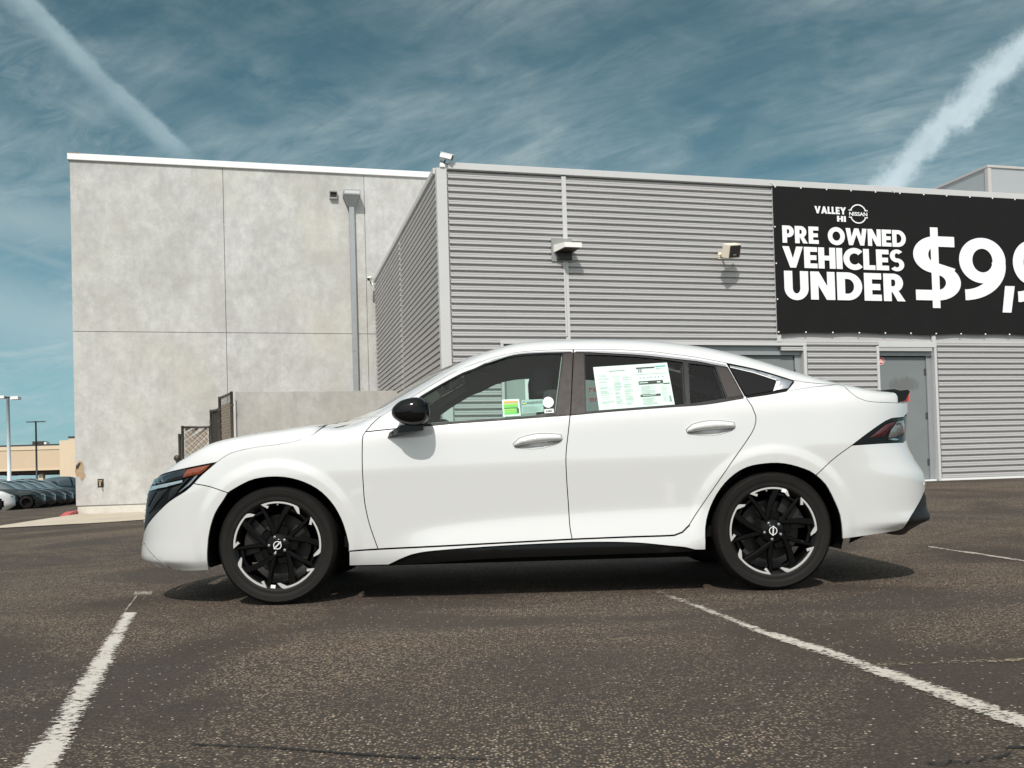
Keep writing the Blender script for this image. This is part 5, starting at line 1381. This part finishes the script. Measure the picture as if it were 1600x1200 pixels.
# ---- wheels
def wheel(cx_, s, phase, weight):
    wr = bpy.data.objects.new('wheel', None); COL.objects.link(wr); wr.parent = car; wr.location = (cx_, s*.775, .326); wr.rotation_euler = (0, 0, 0 if s < 0 else pi)
    R_ = .326
    prof = [(.232, -.088), (.240, -.100), (.252, -.104), (.262, -.101), (.268, -.103), (.285, -.108), (.300, -.106), (.3035, -.107), (.311, -.100), (.318, -.088), (.3235, -.078)]
    for y0_ in (-.060, -.022, .020, .058): prof += [(R_-.0005, y0_-.012), (R_, y0_), (R_-.008, y0_+.001), (R_-.008, y0_+.007)]
    prof += [(.3235, .078), (.318, .088), (.285, .105), (.24, .10)]
    MB().lathe(prof, 96).build('tyre', 'tyre', wr, True, sharp=40)
    # shoulder tread blocks
    tb = MB(); nb = 72
    for k in range(nb):
        a = 2*pi*k/nb; a2 = a+2*pi/nb*.62
        v = []
        for aa in (a, a2):
            for r_, y_ in ((.3125, -.0995), (.3205, -.087), (.3265, -.070), (.312, -.072)): v.append((r_*cos(aa), y_, r_*sin(aa)))
        tb.add(v, [(0, 1, 5, 4), (1, 2, 6, 5), (0, 3, 2, 1), (4, 5, 6, 7), (2, 3, 7, 6)])
    t_ = tb.build('tread_block', 'tyre', wr); t_['kind'] = 'stuff'
    rp_ = [(.218, .09), (.212, .03), (.208, -.03), (.214, -.068), (.222, -.080), (.236, -.090), (.243, -.094), (.2475, -.0945), (.249, -.090), (.246, -.080), (.225, -.06)]
    rim = MB().lathe(rp_, 96).build('rim', 'rim_black', wr, True, sharp=40)
    MB().lathe([(.165, -.0), (.165, -.012), (.085, -.014), (.075, -.03), (.0, -.03)], 64, c=(0, .012, 0)).build('brake_disc', 'disc_grey', wr, True, sharp=30)
    cal = MB(); 
    A_ = np.radians(np.linspace(-32, 32, 9)+(165 if s*cx_ > 0 else 35)); 
    v = [(r_*cos(a), y_, r_*sin(a)) for a in A_ for r_, y_ in ((.115, -.035), (.195, -.035), (.195, .02), (.115, .02))]
    cal.add(v, [(4*i+j, 4*i+(j+1) % 4, 4*i+4+(j+1) % 4, 4*i+4+j) for i in range(8) for j in range(4)]+[(0, 1, 2, 3), (32, 33, 34, 35)]); fixn(cal.build('caliper', 'disc_grey', wr))
    def pol(r, a): a = radians(a+phase); return (r*cos(a), r*sin(a))
    def slab(name, pts, y0_, y1_, mat, cham=.004, parent=rim):
        P = np.array(pts)
        if area(P) < 0: P = P[::-1]
        Q = shrink(P, cham); n = len(P)
        v = [(a, y1_, b) for a, b in P]+[(a, y0_+cham, b) for a, b in P]+[(a, y0_, b) for a, b in Q]
        f = [(k, (k+1) % n, n+(k+1) % n, n+k) for k in range(n)]+[(n+k, n+(k+1) % n, 2*n+(k+1) % n, 2*n+k) for k in range(n)]+[tuple(2*n+k for k in range(n))]
        return mesh_obj(name, v, f, mat, parent)
    for k in range(5):
        A = 72*k
        # main turbine spoke, its thin partner and the blade to the barb
        slab('spoke', [pol(.056, A+56), pol(.066, A+22), pol(.150, A+3), pol(.238, A-5), pol(.240, A+4.5), pol(.150, A+16)], -.090, -.045, 'rim_black', .006)
        slab('spoke', [pol(.050, A-24), pol(.062, A-50), pol(.150, A-39), pol(.240, A-34), pol(.240, A-30), pol(.140, A-30)], -.086, -.045, 'rim_black', .005)
        slab('spoke_web', [pol(.05, A+30), pol(.06, A-30), pol(.105, A-18), pol(.115, A+12)], -.070, -.040, 'rim_black', .003)
        slab('spoke_web', [pol(.195, A-33), pol(.212, A-33), pol(.216, A-12), pol(.214, A+6), pol(.196, A+2), pol(.198, A-14)], -.078, -.05, 'rim_black', .003)
        # rim arc with machined barb and leg
        a0_, a1_ = 63, 112
        outer = [pol(.2445, A+t) for t in np.linspace(a0_, a1_, 16)]; inner = [pol(.2285, A+t) for t in np.linspace(a1_-3, a0_+3, 14)]
        slab('machined_arc', outer+[pol(.2055, A+103.6), pol(.2175, A+100.8), pol(.2275, A+105)]+inner[2:]+[pol(.2270, A+a0_+2.5), pol(.2050, A+56.2), pol(.2070, A+52.4), pol(.2320, A+58)], -.0985, -.088, 'machined', .0012)
    MB().lathe([(0, -.0905), (.030, -.0905), (.034, -.088), (.060, -.084), (.072, -.072), (.074, -.05), (.0, -.05)], 40).build('hub', 'rim_black', rim, True, sharp=30)
    lg_ = MB().lathe([(.0, -.0935), (.026, -.0935), (.028, -.090)], 32).build('hub_cap', 'gloss_black', rim, True, sharp=30)
    # badge: ring crossed by a bar
    em = MB().lathe([(.0185, -.0945), (.0185, -.0955), (.0225, -.0955), (.0225, -.0945)], 40)
    bb = radians(45+phase*.0+(0 if cx_ < 0 else 40)); d_ = np.array([cos(bb), sin(bb)]); n_ = np.array([-sin(bb), cos(bb)])
    for t0, t1 in ((-.027, -.018), (-.0155, -.006), (-.0045, .0045), (.006, .0155), (.018, .027)):
        q = [d_*t0-n_*.0035, d_*t1-n_*.0035, d_*t1+n_*.0035, d_*t0+n_*.0035]; em.add([(a, -.0958, b) for a, b in q], [(0, 1, 2, 3)])
    em.build('wheel_badge', 'coping_white', rim)
    for k in range(5):
        a, b = pol(.047, 72*k+36); nn_ = MB(); nn_.tube((a, -.092, b), (a, -.060, b), .0085, 6, .0095); nn_.lathe([(0, -.0945), (.005, -.0935), (.007, -.092)], 8, c=(a, 0, b)); nn_.build('lug_nut', 'chrome', rim)
    if weight is not None:
        a = radians(weight); MB().box(-.013, .013, -.006, .006, -.009, .009, .002, Matrix.Translation((.226*cos(a), -.094, .226*sin(a))) @ Matrix.Rotation(-a+pi/2, 4, 'Y')).build('wheel_tag', 'paper', rim)
    va_ = radians(phase+88); MB().tube((.225*cos(va_), -.085, .225*sin(va_)), (.222*cos(va_), -.105, .222*sin(va_)), .004, 8).build('valve', 'steel_grey', rim)
wheel(-WB, -1, 0, -97); wheel(WB, -1, 10, 73); wheel(-WB, 1, 30, None); wheel(WB, 1, 50, None)

# ---- door mirrors
def mirror(s):
    ol = np.array([(612, 643.5), (613, 638.5), (618, 632.5), (627, 626), (640, 622), (652, 620.8), (661, 623.2), (668, 631), (671, 641), (670.5, 652), (666, 659.5), (658, 663), (644, 664.5), (628, 661.5), (617, 655), (612.5, 649)])
    P = []
    for q in ol:
        d = ray(*q); d = np.array([d[0]*cosA+d[1]*sinA, -d[0]*sinA+d[1]*cosA, d[2]]); t = (-1.03-CAML[1])/d[1]; P.append((CAML[0]+d[0]*t, CAML[2]+d[2]*t))
    P = catmull(np.array(P+[P[0]]), .012)[:-1]; c = P.mean(0); n = len(P); V2 = []; F = []
    rings = [(-1.118, .02), (-1.116, .30), (-1.110, .55), (-1.100, .74), (-1.082, .89), (-1.058, .975), (-1.03, 1.0), (-.99, .99), (-.955, .93), (-.93, .80), (-.918, .55), (-.915, .2)]
    for y, k in rings:
        for q in P:
            e = c+(q-c)*k; V2.append((e[0]+(.0 if y < -1.0 else (y+1.0)*-.15), y*(-s) if s > 0 else y, e[1]))
    m = len(rings)
    for i in range(m-1):
        for j in range(n): F.append((i*n+j, i*n+(j+1) % n, (i+1)*n+(j+1) % n, (i+1)*n+j))
    F.append(tuple((m-1)*n+j for j in range(n)))
    o = fixn(mesh_obj('door_mirror', V2, F, 'gloss_black', car, True))
    # arm to the door
    a = MB(); xx0 = float(c[0]); sg = -1 if s < 0 else 1
    pa_ = [(-.755, .872, .885), (-.60, .872, .905), (-.60, .872, .945), (-.74, .872, .915)]; pb_ = [(-.665, .99, .915), (-.53, .99, .925), (-.53, .99, .975), (-.655, .99, .955)]
    a.add([(x, sg*y, z) for x, y, z in pa_]+[(x, sg*y, z) for x, y, z in pb_], [(0, 1, 2, 3), (7, 6, 5, 4), (0, 4, 5, 1), (1, 5, 6, 2), (2, 6, 7, 3), (3, 7, 4, 0)]); fixn(a.build('mirror_arm', 'gloss_black', o))
    return o
mirror(-1); mirror(1)

# ---- interior
def cushion(name, x0, x1, y0, y1, z0, z1, mat='seat_cloth', tilt=0.0, bev=.05):
    c = Vector(((x0+x1)/2, (y0+y1)/2, z0)); Mx = Matrix.Translation(c) @ Matrix.Rotation(tilt, 4, 'Y')
    return MB().box(-(x1-x0)/2, (x1-x0)/2, -(y1-y0)/2, (y1-y0)/2, 0, z1-z0, bev, Mx).build(name, mat, car, True)
for s in (-1, 1):
    y0_, y1_ = (-.62, -.12) if s < 0 else (.12, .62)
    cushion('front_seat', -.35, .20, y0_, y1_, .35, .58); cushion('front_seat', .06, .24, y0_, y1_, .45, 1.16, tilt=.10)
    cushion('headrest', .075, .20, (y0_+y1_)/2-.14, (y0_+y1_)/2+.14, 1.12, 1.33, tilt=-.04, bev=.045)
    cushion('rear_headrest', 1.22, 1.31, (y0_+y1_)/2-.13, (y0_+y1_)/2+.13, 1.04, 1.16, bev=.03)
cushion('rear_seat', .65, 1.20, -.62, .62, .34, .58); cushion('rear_seat', 1.02, 1.20, -.64, .64, .50, 1.08, tilt=.36)
cushion('dashboard', -1.05, -.60, -.70, .70, .55, .90, 'seat_cloth', 0, .07); cushion('instrument_hood', -.72, -.58, -.55, -.22, .86, .955, 'seat_cloth', 0, .03)
sw = MB(); n = 28; Mx = Matrix.Translation((-.475, -.37, .865)) @ Matrix.Rotation(radians(62), 4, 'Y')
ringp = [Mx @ Vector((.175*cos(2*pi*k/n), .175*sin(2*pi*k/n), 0)) for k in range(n)]
for k in range(n): sw.tube(ringp[k], ringp[(k+1) % n], .015, 8, cap=False)
for a in (0, 150, 210): sw.tube(Mx @ Vector((0, 0, 0)), Mx @ Vector((.17*cos(radians(a+90)), .17*sin(radians(a+90)), 0)), .016, 6)
sw.tube(Mx @ Vector((0, 0, -.03)), Mx @ Vector((0, 0, .02)), .055, 14); sw.build('steering_wheel', 'satin_black', car, True, sharp=40)
MB().box(-.55, .60, -.11, .11, .34, .56, .03).build('centre_console', 'seat_cloth', car, True)
MB().box(-1.0, 1.3, -.80, .80, .30, .36).build('cabin_floor', 'void_black', car)
MB().box(-.475, -.455, -.13, .13, 1.235, 1.30, .008).build('rear_view_mirror', 'satin_black', car)
for s in (-1, 1): MB().box(-.30, -.16, s*.36-.17, s*.36+.17, 1.335, 1.350, .004).build('sun_visor', 'headliner', car)

# ================================================================== FAR LEFT: lot, parked cars, canopy building, light poles
def far_car_meshes(zs=1.0, suv=False):
    """closed car shell: body mesh and glass mesh from the same surface, coarser"""
    xs = np.linspace(-2.24, 2.30, 56); th = np.concatenate([np.linspace(-42, 60, 16), np.linspace(66, 90, 6)])
    rows = []
    for x in xs:
        for t in th:
            c, s_ = cos(radians(t)), sin(radians(t)); lo, hi = 0.0, 1.6
            rows.append((x, c, s_))
    R_ = np.array(rows); lo = np.zeros(len(R_)); hi = lo+1.6
    for _ in range(28):
        m = (lo+hi)/2; f = Ffun(R_[:, 0], m*R_[:, 1], .6+m*R_[:, 2]) < 0
        lo = np.where(f, m, lo); hi = np.where(f, hi, m)
    Y = lo*R_[:, 1]; Z = .6+lo*R_[:, 2]
    if suv: Z = np.where(Z > .95, .95+(Z-.95)*1.25, Z)*1.05
    n = len(th); V2 = []; 
    for i in range(len(xs)):
        a = [(xs[i], -Y[i*n+j], Z[i*n+j]) for j in range(n)]; b = [(xs[i], Y[i*n+j], Z[i*n+j]) for j in range(n-2, -1, -1)]
        V2 += a+b
    m = 2*n-1; Fb = []; Fg = []
    for i in range(len(xs)-1):
        for j in range(m-1):
            q = (i*m+j, i*m+j+1, (i+1)*m+j+1, (i+1)*m+j)
            c = np.mean([V2[k] for k in q], axis=0); zt = c[2]/1.0; zb = (1.0 if not suv else 1.12)
            top = float(fT(c[0]))*(1 if not suv else 1.35)
            side = abs(c[1]) > .5
            arch = min(np.hypot(c[0]-WB, c[2]-.33), np.hypot(c[0]+WB, c[2]-.33)) < .37
            if arch and side: continue
            g_ = zt > zb and ((-.95 < c[0] < 1.45 and side and zt < top-.10 and abs(c[0]-.32) > .06) or (-1.02 < c[0] < -.42 and not side) or (.98 < c[0] < 1.6 and not side))
            (Fg if g_ else Fb).append(q)
    Fb += [tuple(range(m)), tuple(range((len(xs)-1)*m, len(xs)*m))]
    return V2, Fb, Fg
FAR = {}
def far_car(X, Y, rz, paint, label, suv=False, group=None, sc=1.0):
    r = root('parked_car', label, 'car', (X, Y, float(g(X, Y))), rz, group); r.scale = (sc, sc, sc)
    if suv not in FAR:
        V2, Fb, Fg = far_car_meshes(suv=suv); FAR[suv] = {'d': (V2, Fb, Fg)}
    V2, Fb, Fg = FAR[suv]['d']
    if paint not in FAR[suv]:
        o = fixn(mesh_obj('body', V2, Fb, paint, r, True)); g_ = mesh_obj('window', V2, Fg, 'glass_far', r, True); w_ = []
        for cx_ in (-WB, WB):
            for s in (-1, 1):
                t = MB(); t.lathe([(.2, -.10), (.31, -.11), (.33, -.08), (.33, .08), (.31, .11), (.2, .10)], 24); t.lathe([(0, -.09), (.2, -.085)], 20)
                w_.append((t.build('wheel', 'tyre', r, True, loc=(cx_, s*.76, .33))))
        hl = []
        for s in (-1, 1): hl.append(MB().box(-2.16, -2.02, s*.60-.13, s*.60+.13, .66*(1.08 if suv else 1), .72*(1.08 if suv else 1), .01).build('headlight', 'lens_clear', r))
        dk = MB().box(-2.26, -2.20, -.36, .36, .38, .60, .01).build('grille', 'void_black', r)
        lo_ = MB().box(-2.0, 2.0, -.6, .6, .2, .55).build('underbody', 'void_black', r)
        FAR[suv][paint] = [o, g_]+w_+hl+[dk, lo_]
    else:
        for src in FAR[suv][paint]:
            c = src.copy(); COL.objects.link(c); c.parent = r
    return r
gl_ = 'row of parked dark cars in the far lot'
noses = [(36, 'nearest dark sedan in the far row, its nose just right of the white nosed car'), (54, 'dark sedan second from the near end of the far row'), (71.5, 'dark sedan in the middle of the far row, with low fog lamps'), (85, 'dark sedan fourth in the far row, half hidden by its neighbours'), (101, 'last dark sedan of the far row, beside the black sport utility vehicle')]
def car_at(px, py, Y, rz, dx, *a, **k):
    p = at_y(px, py, Y); return far_car(p[0]+dx, Y, rz, *a, **k)
HEAD = radians(180+28)          # noses point right and slightly towards the lens
for i, (nx, lab) in enumerate(noses):
    Y = 46.5+i*2.0; p = at_y(nx, 775, Y); X = p[0]-2.15*cos(radians(28)); far_car(X, Y+1.0, HEAD, 'paint_dark', lab, group=gl_)
p = at_y(13, 775, 45.0); far_car(p[0]-2.30, 45.2, HEAD, 'paint_white', 'white nosed sedan cut off by the left edge, nearest in the far row')
p = at_y(104, 770, 60.0); far_car(p[0], 60.0, radians(-112), 'paint_black', 'black sport utility vehicle seen from the front beside the concrete corner', suv=True)
p = at_y(50, 770, 68.0); far_car(p[0], 68.0, radians(178), 'paint_black', 'dark sport utility vehicle roof showing above the row of sedans', suv=True)
p = at_y(8, 770, 66.0); far_car(p[0]-.6, 66.0, radians(5), 'paint_white', 'white sport utility vehicle behind the far row at the left edge', suv=True)
p = at_y(78, 770, 74.0); far_car(p[0], 74.0, radians(170), 'paint_black', 'black car far back between the canopy posts', suv=False)

BY = 84.0
def bx_(px, Y=BY): return at_y(px, 740, Y)[0]
def bz_(px, py, Y=BY): return at_y(px, py, Y)[2]
zt = bz_(60, 696.5); zs_ = bz_(60, 735); bb = root('beige_building', 'low beige flat roofed canopy building behind the parked cars', 'building', (bx_(-60), BY, 0), 0.0)
x0 = bx_(-60); L_ = bx_(113)-x0
MB().box(0, L_, 0, 14, zs_, zt-.02).build('fascia', 'beige_stucco', bb)
MB().box(0, L_, -.02, 14, zt-.02, zt+.12).build('roof_edge', 'pole_dark', bb)
MB().box(0, L_, -.06, 0, zt-.35, zt-.02).build('fascia_band', 'beige_trim', bb); MB().box(0, L_, -.05, 0, zs_, zs_+.14).build('fascia_band', 'beige_trim', bb)
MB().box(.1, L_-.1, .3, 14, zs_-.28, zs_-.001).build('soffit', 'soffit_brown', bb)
gz = float(g(x0+20, BY))
for px in (58.5, 118, -20):
    x = bx_(px)-x0; MB().box(x-.2, x+.2, .6, 1.0, gz, zs_-.28).build('post', 'beige_trim', bb)
for px in (10, 80): MB().box(bx_(px-9)-x0, bx_(px+10)-x0, .8, .95, bz_(80, 741.5), bz_(80, 739)).build('hanging_sign', 'pole_dark', bb)
we = bx_(112)-x0; zw = bz_(115, 684.5)
MB().box(we, we+1.9, -.4, 12, gz, zw).build('end_wall', 'beige_trim', bb)
MB().box(we-.9, we, -.3, 12, zs_-.9, zt+.4).build('end_wall', 'beige_trim', bb)
MB().box(we-.05, we+2.0, -.45, 12, zw, zw+.14).build('roof_edge', 'pole_dark', bb)
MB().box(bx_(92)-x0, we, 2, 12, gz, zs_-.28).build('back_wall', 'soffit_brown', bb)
ru2 = root('roof_vent', 'small dark ventilation box on the beige building roof', 'vent', (bx_(39), BY+3, zt+.1), 0)
MB().box(-.62, .38, -.4, .4, 0, .42).build('box', 'soffit_brown', ru2); MB().box(.38, .62, -.3, .3, 0, .34).build('hood', 'coping_white', ru2)
# light poles
pw = at_y(14.5, 745, 50.0); zt_ = at_y(11, 619, 50.0)[2]
lp = root('light_pole', 'white steel light pole with two lamp heads at the left edge', 'light pole', (pw[0], 50.0, 0), 0)
MB().tube((0, 0, -.5), (0, 0, zt_-.1), .115, 12, .075).build('pole', 'pole_white', lp, True)
MB().box(-.95, -.12, -.18, .18, zt_-.13, zt_+.02, .02).build('lamp_head', 'coping_white', lp); MB().box(.2, .62, -.18, .18, zt_-.20, zt_-.04, .02).build('lamp_head', 'coping_white', lp); MB().box(-.25, .30, -.05, .05, zt_-.10, zt_-.03).build('arm', 'fixture_bronze', lp)
pw = at_y(58.5, 745, 72.0); zt_ = at_y(56.5, 659, 72.0)[2]
lp = root('light_pole', 'dark thin light pole with a flat T shaped head over the canopy building', 'light pole', (pw[0]-.05, 72.0, 0), 0)
MB().tube((0, 0, -.5), (0, 0, zt_), .085, 10, .06).build('pole', 'pole_dark', lp, True)
for a, b in ((-.68, -.1), (.1, .68)): MB().box(a, b, -.16, .16, zt_-.03, zt_+.03, .01).build('lamp_head', 'pole_dark', lp)
MB().box(-.12, .12, -.05, .05, zt_-.04, zt_+.05).build('arm', 'pole_dark', lp)
